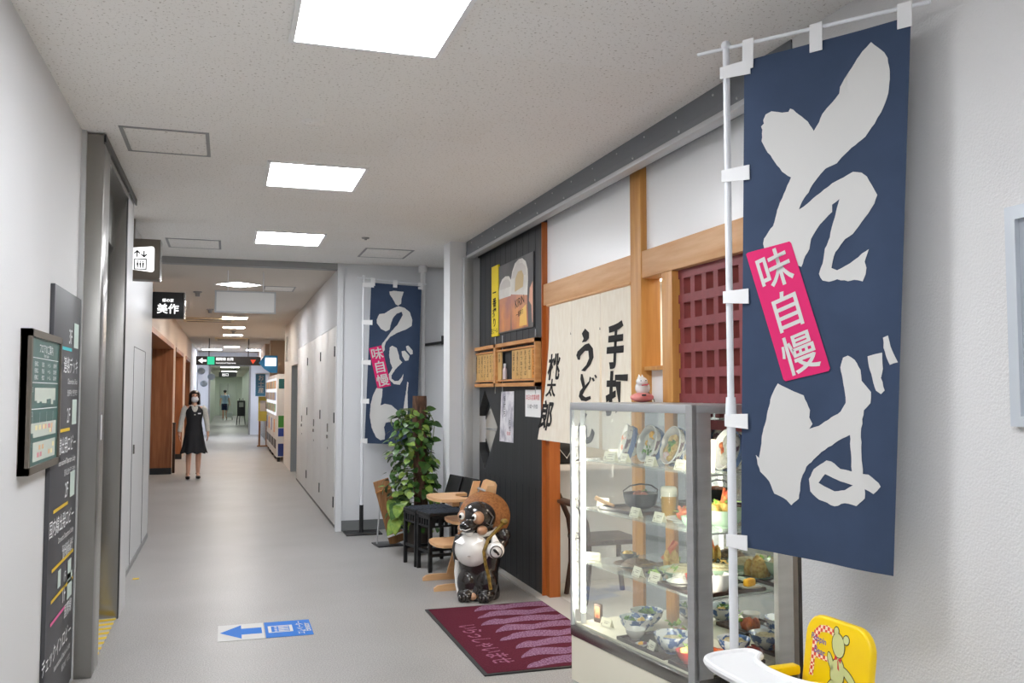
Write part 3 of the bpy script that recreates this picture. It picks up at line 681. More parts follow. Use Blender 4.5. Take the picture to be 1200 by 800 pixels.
# ------------------------------------------------------------------ door mat
def matmat():
    m = mat('mat_burgundy', (92,26,44), .95, spec=.1); nt = m.node_tree; L = nt.links; N = nt.nodes.new; b = nt.nodes['Principled BSDF']
    tc = N('ShaderNodeTexCoord'); n = N('ShaderNodeTexNoise'); n.inputs['Scale'].default_value = 90
    r = N('ShaderNodeValToRGB'); r.color_ramp.elements[0].color = lin((66,22,34)); r.color_ramp.elements[1].color = lin((98,38,54))
    L.new(tc.outputs['Object'], n.inputs[0]); L.new(n.outputs[0], r.inputs[0]); L.new(r.outputs[0], b.inputs['Base Color'])
    bp = N('ShaderNodeBump'); bp.inputs['Strength'].default_value = .5; bp.inputs['Distance'].default_value = .004; L.new(n.outputs[0], bp.inputs['Height']); L.new(bp.outputs[0], b.inputs['Normal'])
    return m
M['matb'] = matmat()
M['matp'] = mat('mat_mauve', (146,112,138), .95, spec=.1, rgb2=(104,64,88), vscale=90, lo=.42, hi=.58)
M['matt'] = mat('mat_lettering', (160,104,130), .95, spec=.1, rgb2=(112,56,78), vscale=120, lo=.35, hi=.6)
t = thing('door_mat', 'burgundy door mat with mauve waves and a welcome greeting', 'door mat', (1.365, 4.79, 0), 0)
MB().bx(0, .90, 0, 1.555, 0, .009, .003).build('border', 'black', t)
pile = MB().bx(.022, .878, .022, 1.533, .001, .0105).build('pile', 'matb', t)
random.seed(5)
for i in range(8):
    y = .05+i*.19; x0 = .26+.07*((i*37) % 5)/5; top = []; bot = []
    for k in range(33):
        x = x0+(.874-x0)*k/32; a = min(1, (k/7)**.7); ph = x*8.5+i*1.1
        hump = abs(math.sin(ph)) ; low = abs(math.sin(ph+.5))
        top.append((x, max(.03, min(1.53, y+a*(.112+.050*hump))))); bot.append((x, max(.026, min(1.52, y-.01+a*.035*low))))
    MB().prism(bot+top[::-1], 0, Matrix.Translation((0,0,.0118))).build('wave', 'matp', pile, None)
MB().text('いらっしゃいませ', .15, frame((.17,.60,.0120), (0,-1,0), (1,0,0)), .014, sx=.74).build('lettering', 'matt', pile, None)
# brush outlines in cloth coordinates (u across, v down); N* in wall (y, z)
OUT = dict(
 SO=[(0.788,0.028),(0.829,0.042),(0.864,0.054),(0.884,0.066),(0.898,0.09),(0.896,0.122),(0.887,0.139),(0.856,0.164),(0.822,0.182),(0.77,0.203),(0.689,0.219),(0.652,0.229),(0.61,0.242),(0.605,0.244),(0.538,0.251),(0.509,0.26),(0.49,0.267),(0.461,0.278),(0.436,0.293),(0.406,0.304),(0.376,0.324),(0.422,0.316),(0.462,0.306),(0.531,0.291),(0.579,0.281),(0.645,0.273),(0.701,0.265),(0.752,0.269),(0.785,0.278),(0.813,0.294),(0.849,0.315),(0.834,0.33),(0.799,0.347),(0.759,0.362),(0.709,0.382),(0.663,0.39),(0.635,0.401),(0.606,0.413),(0.59,0.431),(0.584,0.443),(0.618,0.448),(0.666,0.441),(0.722,0.431),(0.768,0.42),(0.809,0.413),(0.792,0.429),(0.786,0.436),(0.798,0.447),(0.794,0.459),(0.777,0.472),(0.725,0.468),(0.687,0.47),(0.62,0.465),(0.571,0.469),(0.531,0.466),(0.508,0.453),(0.519,0.441),(0.534,0.426),(0.542,0.405),(0.571,0.384),(0.588,0.357),(0.611,0.328),(0.624,0.313),(0.581,0.322),(0.582,0.336),(0.544,0.347),(0.495,0.364),(0.456,0.384),(0.447,0.403),(0.412,0.423),(0.397,0.437),(0.366,0.433),(0.26,0.436),(0.16,0.402),(0.143,0.385),(0.149,0.375),(0.176,0.363),(0.208,0.351),(0.234,0.32),(0.276,0.289),(0.322,0.258),(0.263,0.244),(0.215,0.222),(0.155,0.193),(0.127,0.175),(0.132,0.152),(0.123,0.145),(0.142,0.14),(0.137,0.133),(0.153,0.122),(0.19,0.118),(0.259,0.125),(0.301,0.126),(0.311,0.12),(0.332,0.124),(0.424,0.153),(0.463,0.174),(0.494,0.159),(0.513,0.144),(0.541,0.134),(0.569,0.126),(0.611,0.111),(0.615,0.099),(0.651,0.08),(0.696,0.06),(0.74,0.041)],
 LAB=[(0.027,0.404),(0.038,0.401),(0.318,0.385),(0.33,0.389),(0.587,0.633),(0.579,0.639),(0.303,0.661),(0.288,0.658)],
 LABAX=[(0.182,0.395),(0.438,0.649),(0.027,0.404),(0.326,0.386)],
 BA=[(0.249,0.666),(0.316,0.675),(0.423,0.687),(0.465,0.715),(0.461,0.729),(0.482,0.741),(0.462,0.751),(0.522,0.744),(0.659,0.714),(0.691,0.697),(0.679,0.67),(0.651,0.631),(0.667,0.613),(0.697,0.609),(0.741,0.617),(0.779,0.635),(0.788,0.655),(0.847,0.675),(0.846,0.695),(0.807,0.709),(0.793,0.75),(0.799,0.785),(0.812,0.825),(0.846,0.825),(0.905,0.838),(0.917,0.844),(0.878,0.859),(0.826,0.852),(0.828,0.869),(0.778,0.885),(0.702,0.883),(0.634,0.892),(0.531,0.884),(0.474,0.87),(0.464,0.847),(0.495,0.827),(0.574,0.808),(0.605,0.809),(0.667,0.821),(0.743,0.823),(0.733,0.787),(0.723,0.756),(0.648,0.769),(0.541,0.793),(0.447,0.824),(0.415,0.849),(0.401,0.887),(0.351,0.902),(0.317,0.893),(0.231,0.884),(0.195,0.861),(0.133,0.844),(0.115,0.83),(0.102,0.811),(0.124,0.817),(0.149,0.765),(0.174,0.735),(0.207,0.691)],
 BAH=[(0.567,0.834),(0.669,0.844),(0.752,0.848),(0.7,0.859),(0.632,0.864),(0.561,0.857),(0.526,0.852)],
 BD1=[(0.82,0.61),(0.862,0.606),(0.904,0.603),(0.911,0.632),(0.901,0.649),(0.924,0.671),(0.904,0.678),(0.875,0.672),(0.852,0.65),(0.829,0.628)],
 BD2=[(0.906,0.576),(0.933,0.572),(0.949,0.592),(0.973,0.609),(0.991,0.62),(0.948,0.625),(0.925,0.609),(0.91,0.594)],
 UDOT=[(0.363,0.047),(0.455,0.04),(0.571,0.042),(0.648,0.042),(0.608,0.085),(0.603,0.119),(0.542,0.132),(0.499,0.125),(0.431,0.09),(0.376,0.067)],
 UB=[(0.184,0.193),(0.288,0.187),(0.409,0.158),(0.553,0.135),(0.68,0.144),(0.779,0.168),(0.833,0.214),(0.825,0.255),(0.722,0.278),(0.556,0.302),(0.412,0.332),(0.332,0.367),(0.311,0.395),(0.318,0.415),(0.288,0.429),(0.252,0.396),(0.26,0.379),(0.349,0.337),(0.428,0.298),(0.548,0.252),(0.597,0.22),(0.645,0.189),(0.621,0.169),(0.518,0.185),(0.458,0.21),(0.421,0.245),(0.395,0.286),(0.323,0.299),(0.227,0.286),(0.139,0.251),(0.136,0.228)],
 DO=[(0.411,0.399),(0.462,0.386),(0.549,0.399),(0.598,0.442),(0.613,0.468),(0.669,0.487),(0.547,0.53),(0.467,0.572),(0.47,0.592),(0.537,0.607),(0.611,0.602),(0.662,0.581),(0.697,0.557),(0.686,0.594),(0.637,0.628),(0.518,0.624),(0.428,0.599),(0.413,0.566),(0.482,0.525),(0.435,0.492),(0.407,0.446)],
 DD1=[(0.648,0.417),(0.711,0.413),(0.802,0.444),(0.785,0.471),(0.721,0.476),(0.663,0.447)],
 DD2=[(0.728,0.385),(0.77,0.379),(0.861,0.409),(0.864,0.431),(0.822,0.436),(0.743,0.409)],
 ULAB=[(0.006,0.412),(0.251,0.388),(0.466,0.637),(0.206,0.658)],
 UN=[(0.19,0.654),(0.304,0.658),(0.303,0.701),(0.279,0.762),(0.364,0.75),(0.494,0.758),(0.608,0.789),(0.712,0.787),(0.731,0.74),(0.761,0.659),(0.774,0.606),(0.801,0.612),(0.785,0.672),(0.794,0.725),(0.803,0.779),(0.791,0.839),(0.706,0.857),(0.642,0.868),(0.488,0.861),(0.392,0.869),(0.363,0.899),(0.391,0.938),(0.385,0.971),(0.309,0.978),(0.22,0.961),(0.126,0.903),(0.08,0.831),(0.086,0.758),(0.122,0.705)],
 NUD=[(5.647,1.981),(5.58,1.95),(5.58,1.911),(5.625,1.89),(5.706,1.888),(5.671,1.912),(5.705,1.949)],
 NUB=[(5.813,1.804),(5.788,1.83),(5.648,1.872),(5.581,1.877),(5.515,1.839),(5.505,1.779),(5.56,1.73),(5.651,1.689),(5.719,1.695),(5.627,1.732),(5.582,1.774),(5.592,1.826),(5.649,1.828),(5.73,1.796),(5.742,1.77),(5.784,1.772)],
 NDO=[(5.724,1.673),(5.69,1.671),(5.647,1.593),(5.584,1.623),(5.572,1.653),(5.544,1.644),(5.584,1.602),(5.657,1.559),(5.694,1.528),(5.641,1.513),(5.563,1.523),(5.554,1.503),(5.63,1.486),(5.717,1.49),(5.764,1.519),(5.744,1.554),(5.693,1.578),(5.734,1.638)],
 ND1=[(5.544,1.642),(5.511,1.645),(5.487,1.624),(5.518,1.618)],
 ND2=[(5.496,1.66),(5.47,1.664),(5.448,1.646),(5.474,1.639)],
)
# ------------------------------------------------------------------ nobori flags
def cloth_fn(c, amp, ph, off=0.0, kx=2.3):
    c = [Vector(p) for p in c]
    n = (c[1]-c[0]).cross(c[0]-c[3]).normalized()
    def f(u, v, o=off):
        p = (1-u)*(1-v)*c[0]+u*(1-v)*c[1]+u*v*c[2]+(1-u)*v*c[3]
        wv = amp*(math.sin(u*2*PI*kx*.5+ph+v*1.3)+.5*math.sin(u*2*PI*kx+v*2.2+ph))*(.35+.65*v)
        wv += -.012*math.sin(PI*u)*math.exp(-((v)/.06)**2)*0
        return p+n*(wv+o)
    return f
def brushy(P, amp=.0028, step=.011):      # dry-brush edge: short ragged steps along the outline
    out = []
    for i, a in enumerate(P):
        b = P[(i+1) % len(P)]; L = math.hypot(b[0]-a[0], (b[1]-a[1])*3); n = max(1, int(L/(step*2)))
        for k in range(n):
            t = k/n; x, y = a[0]+(b[0]-a[0])*t, a[1]+(b[1]-a[1])*t; nx, ny = -(b[1]-a[1])*3/max(L,1e-6), (b[0]-a[0])/max(L,1e-6)
            j = amp*random.uniform(-1,1)*(k > 0); out.append((x+nx*j, y+ny*j/3))
    return out
random.seed(21)
def lerp(a, b, t): return (a[0]+(b[0]-a[0])*t, a[1]+(b[1]-a[1])*t)
def flag(corners, amp, ph, label, poly_w, label_uv, ax, pole, bar, tabs, base, nm):
    P0 = Vector((pole[0], pole[1], 0))
    t = thing('nobori_flag', label, 'flag', P0, 0)
    cc = [Vector(c)-P0 for c in corners]
    f = cloth_fn(cc, amp, ph)
    m = MB(); NU, NV = 25, 50; g = [[m.bm.verts.new(f(i/NU, j/NV)) for i in range(NU+1)] for j in range(NV+1)]
    for j in range(NV):
        for i in range(NU): m.bm.faces.new((g[j][i], g[j+1][i], g[j+1][i+1], g[j][i+1]))
    cl = m.build('cloth', 'navy', t, 180)
    # hem fold
    MB().decal([(brushy(a), [brushy(h, .0015) for h in hs]) for a, hs in poly_w], lambda u, v: f(u, v, .0022)).build('white_characters', 'print_white', cl, 180)
    MB().decal([(label_uv, [])], lambda u, v: f(u, v, .0034)).build('pink_label', 'print_pink', cl, 180)
    # small characters on the label: along axis ax
    H = (Vector(cc[3])-Vector(cc[0])).length; W = (Vector(cc[1])-Vector(cc[0])).length
    a, b = ax; dx, dy = (b[0]-a[0])*W, (b[1]-a[1])*H; Ln = math.hypot(dx, dy); ex = (dx/Ln, dy/Ln)   # down direction in metres (u right, v down)
    def g2(x, y): # x right across the label, y up along it (metres, y negative going down)
        um = a[0]*W + ex[0]*(-y) + ex[1]*x; vm = a[1]*H + ex[1]*(-y) - ex[0]*x
        return f(um/W, vm/H, .0046)
    tx = MB(); sz = Ln/3.25
    tx.text('味自慢', sz, Matrix.Identity(4), .012, vert=True, f=g2, sx=1.0, lh=1.07)
    tx.build('label_characters', 'print_white', cl, 180)
    # pole, crossbar, tabs
    zt, zj = pole[2], pole[3]; r = pole[4]
    p = MB().cyl((0,0,zj), (0,0,zt), r*.78).cyl((0,0,base[1] if base else .02), (0,0,zj), r).cyl((0,0,zj-.02), (0,0,zj+.05), r*1.25, r*1.1).ball((0,0,zt), r*1.15, 12)
    p.build('pole', 'polew', t)
    MB().cyl(Vector(bar[0])-P0, Vector(bar[1])-P0, r*.42, seg=10).build('crossbar', 'polew', t)
    dr = (cc[1]-cc[0]).normalized()
    for v in tabs:
        q = f(0, v, .003); mm = MB(); h = .028
        e = Vector((0,0,0)); e.z = q.z
        pts = [q+dr*.030+V(0,0,h), q+dr*.030-V(0,0,h), e-dr*(r*.9)-V(0,0,h*.8), e-dr*(r*.9)+V(0,0,h*.8)]
        n = dr.cross(V(0,0,1)).normalized()
        mm.loft([[x+n*(r+.001) if i > 1 else x+n*.001 for i, x in enumerate(pts)], [x+n*(r+.004) if i > 1 else x+n*.004 for i, x in enumerate(pts)]])
        mm.build('side_tab', 'tabw', cl, None)
    B0, B1 = Vector(bar[0])-P0, Vector(bar[1])-P0
    for u in (.03, .47, .97):
        q = f(u, 0, .003); k = (q-B0).dot(B1-B0)/(B1-B0).length_squared; top = B0+(B1-B0)*k
        n = dr.cross(V(0,0,1)).normalized(); mm = MB(); hw = dr*.024; top = top+V(0,0,.012); low = q-V(0,0,.035)
        mm.loft([[low-hw+n*.002, low+hw+n*.002, top+hw+n*.01, top-hw+n*.01], [low-hw+n*.005, low+hw+n*.005, top+hw+n*.013, top-hw+n*.013]])
        mm.build('top_tab', 'tabw', cl, None)
    return t
soba = [(1.838,2.892,2.793),(2.089,2.31,2.762),(2.048,2.405,.960),(1.822,2.929,.981)]
O = OUT
t = flag(soba, .006, .4, 'navy flag with large white soba characters hanging in front of the display case',
     [(O['SO'], []), (O['BA'], [O['BAH']]), (O['BD1'], []), (O['BD2'], [])], O['LAB'], (O['LABAX'][0], O['LABAX'][1]),
     (1.802,2.962,2.875,1.48,.0165), ((1.753,3.089,2.88),(2.113,2.254,2.79)), (.015,.235,.49,.745,.99), (None,.06), 'soba')
MB().bx(-.19, .19, -.19, .19, 0, .075, .02).cyl((0,0,.07), (0,0,.14), .03).build('base', 'greyplastic', t)
udon = [(1.513,9.95,2.766),(2.083,9.95,2.742),(2.035,9.95,.952),(1.453,9.95,.985)]
t = flag(udon, .012, 1.2, 'navy flag with white udon characters by the alcove wall behind the climbing plant',
     [(O['UDOT'], []), (O['UB'], []), (O['DO'], []), (O['DD1'], []), (O['DD2'], []), (O['UN'], [])], O['ULAB'], (lerp(O['ULAB'][0],O['ULAB'][1],.55), lerp(O['ULAB'][3],O['ULAB'][2],.5)),
     (1.43,9.97,2.83,1.45,.0165), ((1.36,9.97,2.82),(2.145,9.97,2.77)), (.015,.25,.50,.74,.985), (None,.30), 'udon')
MB().cyl((0,0,.015), (0,0,.31), .022).build('socket', 'black', t)
MB().bx(-.18, .21, -.16, .16, 0, .014, .004).build('base_plate', 'black', t)

# ------------------------------------------------------------------ noren
t = thing('shop_curtain', 'cream linen split curtain with black brush lettering in the restaurant doorway', 'curtain', (2.318, 0, 0))
def nf(o=0): return lambda y, z: Vector((.003*math.sin(y*16+z)*(2.3-z)-o-(.06*((2.2-z)**2)*(y-5.85) if y > 5.85 else 0), y+(.14*((2.2-z)/1.0)**2*max(0,(y-5.85)/.5) if y > 5.85 else 0), z))
def noren_panel(ya, yb, zb, gape0=0, gape1=0):
    m = MB(); n = 12; nz = 22; f = nf(); g = []
    for j in range(nz+1):
        z = 2.2+(zb-2.2)*j/nz; d = max(0, (1.94-z)/.75); a = ya+gape0*d; b = yb-gape1*d
        g.append([m.bm.verts.new(f(a+(b-a)*i/n, z)) for i in range(n+1)])
    for j in range(nz):
        for i in range(n): m.bm.faces.new((g[j][i], g[j][i+1], g[j+1][i+1], g[j+1][i]))
    return m.build('curtain_panel', 'linen', t, 180)
noren_panel(5.905, 6.36, 1.185, .012, -.03); noren_panel(5.39, 5.90, 1.18, .035, .004); noren_panel(4.93, 5.382, 1.18, 0, .02)
f2 = nf(.0025)
ND = lambda k: [(p[0], p[1]) for p in O[k]]
MB().decal([(ND(k), []) for k in ('NUD','NUB')], f2, .06, .06).build('brush_lettering', 'ink', t, 180)
MB().decal([(ND(k), []) for k in ('NDO','ND1','ND2')], f2, .06, .06).build('brush_lettering', 'ink', t, 180)
RF = lambda y, z: frame((0,y,z),(0,-1,0),(0,0,1))     # read from the corridor: x -> -Y
for ch, (ya, zt, yb, zb), o_ in (('手',(5.275,1.985,5.03,1.70),.035),('打',(5.29,1.675,4.99,1.40),.035),('桃',(6.335,1.83,6.11,1.64),.026),('太',(6.34,1.645,6.17,1.515),.026),('郎',(6.40,1.485,6.19,1.262),.026),('ん',(5.83,1.42,5.50,1.20),.05)):
    sy = zt-zb; sx = (ya-yb)
    MB().text(ch, sy*1.06, Matrix.Translation((0,0,0)), o_, sx=sx/(sy*1.0), f=lambda x, y, c=((ya+yb)/2, (zt+zb)/2): f2(c[0]-x-.12*y, c[1]+y)).build('lettering', 'ink', t, 180)
MB().cyl((.0,4.92,2.205), (.0,6.40,2.205), .011).build('rod', 'hinoki', t)
MB().prism([(5.900,1.955),(5.915,1.955),(5.908,1.975)], 0, YZ(-.006)).prism([(5.377,1.955),(5.395,1.955),(5.386,1.975)], 0, YZ(-.006)).build('stitch_mark', 'ink', t, None)

# ------------------------------------------------------------------ things on the black wall
t = thing('beer_poster', 'poster of two foaming beer glasses with a yellow strip on the black wall', 'poster', (FX-.002, 0, 0))
WF = frame((-.012,0,0),(0,-1,0),(0,0,1))      # x -> -Y
y2 = lambda y: -y
pb = MB().bx(-.010, 0, 6.68, 7.628, 2.063, 2.665).build('photo_board', mat('poster_grey', (98,96,96), .35, rgb2=(70,68,70), vscale=3), t)
ys_ = MB().bx(-.016, 0, 7.628, 7.835, 2.05, 2.688).build('yellow_strip', mat('poster_yellow', (250,222,20), .45), t)
def R3(pts, d=0): return MB().prism([(-y, z) for y, z in pts], 0, frame((-.0115-d,0,0),(0,-1,0),(0,0,1)))
foam = mat('beer_foam', (236,232,224), .5, rgb2=(214,208,198), vscale=5); foam2 = mat('beer_foam_shade', (214,207,199), .5); beer = mat('beer_amber', (226,146,72), .3, rgb2=(170,96,84), vscale=3.5)
R3([(7.60,2.075),(7.27,2.075),(7.25,2.37),(7.605,2.37)]).build('beer', beer, pb, None)
R3([(7.61,2.37),(7.25,2.37),(7.235,2.44),(7.25,2.50),(7.32,2.545),(7.42,2.555),(7.52,2.54),(7.585,2.50),(7.618,2.44)]).build('foam', foam, pb, None)
R3([(7.585,2.45),(7.27,2.45),(7.28,2.49),(7.34,2.52),(7.42,2.527),(7.50,2.517),(7.56,2.49)], .0004).build('foam_shadow', foam2, pb, None)
R3([(7.24,2.075),(6.80,2.075),(6.82,2.33),(7.262,2.38)], .0008).build('beer', beer, pb, None)
R3([(7.262,2.38),(6.82,2.33),(6.80,2.46),(6.81,2.54),(6.86,2.61),(6.95,2.648),(7.05,2.652),(7.15,2.63),(7.225,2.57),(7.268,2.48)], .0008).build('foam', foam, pb, None)
R3([(7.235,2.51),(6.84,2.50),(6.87,2.57),(6.95,2.61),(7.05,2.615),(7.14,2.60),(7.20,2.56)], .0012).build('foam_shadow', foam2, pb, None)
R3([(7.03,2.09),(6.83,2.09),(6.85,2.26),(7.0,2.22)], .0012).build('amber_glow', mat('amber_glow', (246,196,84), .3), pb, None)
R3([(6.70,2.1),(6.684,2.1),(6.684,2.43),(6.76,2.38),(6.78,2.28),(6.72,2.24)], .0006).build('hand', mat('poster_hand', (226,170,140), .5), pb, None)
line(ys_, '一番搾り', .088, frame((-.0185,7.735,2.49),(0,-1,0),(0,0,1)), .02, vert=True, sx=1.3, material='ink'); line(ys_, '生ビール', .05, frame((-.0185,7.735,2.10),(0,-1,0),(0,0,1)), .01, material='ink')
line(pb, 'KIRIN', .10, frame((-.0130,7.02,2.30),(0,-1,.12),(0,0,1)), .006, material='ink'); line(pb, '一番搾り', .05, frame((-.0130,7.02,2.20),(0,-1,.12),(0,0,1)), .006, material='ink')
R3([(7.15,2.39),(6.93,2.41),(6.91,2.50),(6.96,2.55),(7.06,2.55),(7.13,2.50)], .0018).build('emblem', mat('emblem_gold', (206,180,130), .4), pb, None)

def menu(y0, y1, label, gap=None, orange=False):
    t = thing('menu_board', label, 'menu board', (FX-.002, y0, 1.595), 0, 'wooden menu boards on the black wall')
    L = y1-y0; H = .375; m = MB()
    for z in (0, H-.03): m.bx(-.05, 0, 0, L, z, z+.03)
    for y in (0, L-.03): m.bx(-.05, 0, y, y+.03, 0, H)
    m.bx(-.04, 0, .03, L-.03, .045, .06).bx(-.04, 0, .03, L-.03, H-.07, H-.055)
    m.build('frame', 'menuwood', t)
    n = 10; tx = MB()
    items = ['かけうどん','ざるそば','天ぷらそば','きつねうどん','月見うどん','山菜そば','肉うどん','カレー丼','親子丼','天丼']
    for k in range(n):
        ya = .04+k*(L-.08)/n; yb = ya+(L-.08)/n-.004
        if gap and gap[0] <= k < gap[1]: continue
        o = MB().bx(-.03, -.018, ya, yb, .062, H-.072).build('menu_slat', 'slato' if orange and k == 0 else 'slat', t)
        line(o, items[k], .040, frame((-.0315,(ya+yb)/2,H-.085),(0,-1,0),(0,0,1)), .008, vert=True, sx=1.25, material='ink')
    for y in (.12, L-.10): MB().bx(-.006, 0, y, y+.012, -.06, H+.075).build('hanger', 'alu', t)
    return t
menu(7.63, 8.67, 'left one of the two wooden menu boards under the beer poster')
menu(6.52, 7.63, 'right one of the two wooden menu boards, with an empty gap and a tiny bottle', (6,9), True)
t = thing('small_bottle', 'tiny white bottle standing in the gap of the right menu board', 'bottle', (FX-.024, 7.40, 1.657))
MB().lathe([(0,0),(.016,0),(.018,.01),(.018,.085),(.010,.105),(.010,.115)], seg=14).build('bottle', mat('pink_white', (240,222,222), .4), t)
MB().lathe([(.012,.11),(.012,.137),(0,.138)], seg=12).build('cap', 'white', t)
t = thing('paper_notice', 'narrow printed paper strip beside the diamond window', 'notice', (FX-.003, 7.225, 1.115))
MB().prism([(.40,0),(0,.006),(-.02,.44),(.345,.436)], .001, frame((-.0012,0,0),(0,1,0),(0,0,1))).build('sheet', mat('inkwash_paper', (226,224,228), .7, rgb2=(168,166,178), vscale=9, lo=.36, hi=.56), t, None)
line(t, '手打ち', .06, frame((-.002,.25,.40),(0,-1,0),(0,0,1)), .004, vert=True, sx=1.2, material='ink'); line(t, '名代', .05, frame((-.002,.10,.2),(0,-1,0),(0,0,1)), .004, vert=True, material='ink')
MB().text('桃太郎', .035, frame((-.002,.13,.08),(0,-1,0),(0,0,1)), .004).build('red_lettering', mat('red_ink', (206,56,60), .7), t, None)
t = thing('paper_notice', 'white opening hours paper pinned right of the paper strip', 'notice', (FX-.003, 6.53, 1.352))
MB().bx(-.001, 0, 0, .375, 0, .215).build('sheet', 'paper', t)
MB().text('本日の営業時間', .047, frame((-.002,.19,.155),(0,-1,0),(0,0,1)), .004).build('red_lettering', mat('red_ink', (206,56,60), .7), t, None)
MB().text('11:00～19:00', .046, frame((-.002,.19,.085),(0,-1,0),(0,0,1)), .003).build('lettering', mat('grey_ink', (90,90,94), .7), t, None)
# doorway things
t = thing('cloth_bundle', 'black cloth bundle with a white crease on the ledge under the curtain', 'bundle', (2.58, 6.80, .975))
MB().box((0,0,.085), (.26,.2,.17), rotz(.2), .05, 3).build('bundle', 'blackcloth', t)
MB().tube([(-.12,-.09,.03),(-.06,-.115,.12),(.0,-.115,.05),(.06,-.11,.14),(.11,-.1,.04)], .005, 6).build('crease', 'white', t)
t = thing('dining_chair', 'dark wooden chair just inside the doorway left of the display case', 'chair', (2.74, 6.32, .006), 0)
for sx_, sy_ in ((-1,-1),(-1,1),(1,-1),(1,1)):
    top = .72 if sx_ < 0 else .42
    pts = [(sx_*.235,sy_*.19,0),(sx_*.20,sy_*.18,.25),(sx_*.20,sy_*.18,.45)]+([(-.22,sy_*.18,.58),(-.30,sy_*.18,.76)] if sx_ < 0 else [])
    MB().tube(pts, .021, 8).build('leg', 'darkwood', t)
MB().bx(-.22,.22,-.21,.21,.42,.46,.012).build('seat', 'darkwood', t)
MB().bar((-.30,-.20,.72),(-.30,.20,.72),.10,.025,(0,0,1),.008).build('backrest', 'darkwood', t)
# ------------------------------------------------------------------ display case
CA = math.radians(8.7)
CU = V(math.sin(CA), -math.cos(CA), 0); CV = V(math.cos(CA), math.sin(CA), 0); CP = V(1.801, 4.618, 0)
# local frame: x = along the front towards the viewer (u), y = depth (v); right handed with z needs x->u, y->v : u x v = +z
CM = frame(CP, CU, CV)
LU, LV, HT = 1.085, .568, 1.492
t = thing('display_case', 'tall glass display case full of food samples in front of the lattice', 'display case', CP)
t.rotation_euler = CM.to_euler(); CASE = t
MB().bx(.004, LU-.004, .004, LV, .0, .235).build('plinth', 'cream', t)
MB().bx(0, LU, 0, LV, .235, .292, .002).build('lower_rail', 'steel', t)
MB().bx(.005, LU-.04, .03, LV-.08, .290, .302).build('floor_board', 'cream', t)
MB().bx(0, LU, 0, LV, HT-.04, HT, .003).build('top_frame', 'alu', t)
MB().bx(0, .018, 0, .018, .29, HT-.03).build('far_post', 'alu', t)
MB().bx(LU-.03, LU, -.004, .10, .29, HT-.03, .004).bx(LU-.045, LU, -.006, .02, .0, HT).build('corner_post', 'steel2', t)
MB().bx(0, .018, LV-.05, LV, .29, HT-.03).build('rear_post', 'steel2', t); MB().bx(LU-.03, LU, LV-.09, LV, .29, HT-.03).build('rear_post', 'steel2', t)
MB().bx(.018, LU-.03, LV-.085, LV-.078, .30, HT-.04).build('mirror_back', 'mirror', t)
MB().bx(.018, LU-.045, .006, .010, .292, HT-.04).build('front_glass', 'caseglass', t)
MB().bx(.004, .008, .018, LV-.05, .292, HT-.04).build('side_glass', 'glass', t); MB().bx(LU-.012, LU-.008, .10, LV-.09, .292, HT-.04).build('side_glass', 'glass', t)
SZ = (1.185, .922, .632)
for z, d in zip(SZ, (.33, .40, .44)):
    MB().bx(.02, LU-.035, .045, .045+d, z-.008, z, .002).build('glass_shelf', 'shelfglass', t)
for z in SZ:
    for u in (.025, LU-.05): MB().bx(u-.006, u+.006, LV-.10, LV-.085, z-.02, z-.008).bx(u-.006,u+.006,.05,LV-.1,z-.016,z-.0085).build('shelf_bracket', 'alu', t)
tb = MB().cyl((.045,.055,.36), (.045,.055,1.36), .0125, seg=12).build('light_tube', 'tube', t)
tb2 = MB().cyl((1.008,.045,.36), (1.008,.045,1.36), .0125, seg=12).build('light_tube', 'tube', t)
MB().cyl((1.008,.045,.30), (1.008,.045,.36), .014).build('tube_socket', 'white', tb2); MB().cyl((1.008,.045,1.36), (1.008,.045,HT-.04), .014).build('tube_socket', 'white', tb2)
MB().cyl((.045,.055,.30), (.045,.055,.36), .014).build('tube_socket', 'white', tb); MB().cyl((.045,.055,1.36), (.045,.055,HT-.04), .014).build('tube_socket', 'white', tb)
PRINTS = {}
def bowl_print(name, base, ink, scale=30):
    if name in MC: return MC[name]
    m = mat(name, base, .16, coat=.5); nt = m.node_tree; L = nt.links; N = nt.nodes.new; b = nt.nodes['Principled BSDF']
    tc = N('ShaderNodeTexCoord'); v = N('ShaderNodeTexVoronoi'); v.inputs['Scale'].default_value = scale; v.feature = 'SMOOTH_F1'
    wv = N('ShaderNodeTexNoise'); wv.inputs['Scale'].default_value = scale*1.6
    mth = N('ShaderNodeMath'); mth.operation = 'ADD'
    r = N('ShaderNodeValToRGB'); r.color_ramp.elements[0].position = .86; r.color_ramp.elements[1].position = .94
    r.color_ramp.elements[0].color = lin(ink); r.color_ramp.elements[1].color = lin(base)
    L.new(tc.outputs['Object'], v.inputs['Vector']); L.new(tc.outputs['Object'], wv.inputs['Vector']); L.new(v.outputs['Distance'], mth.inputs[0]); L.new(wv.outputs['Fac'], mth.inputs[1])
    L.new(mth.outputs[0], r.inputs[0]); L.new(r.outputs[0], b.inputs['Base Color']); return m
sometsuke = bowl_print('blue_white_porcelain', (232,236,238), (70,104,160), 26)
donburi_p = bowl_print('flower_porcelain', (236,234,226), (120,96,110), 20)
def loc3(u, v, z): return CP+CU*u+CV*v+V(0,0,z)
def food_mat(name, c1, c2, sc=60): return mat(name, c1, .5, rgb2=c2, vscale=sc, lo=.4, hi=.6)
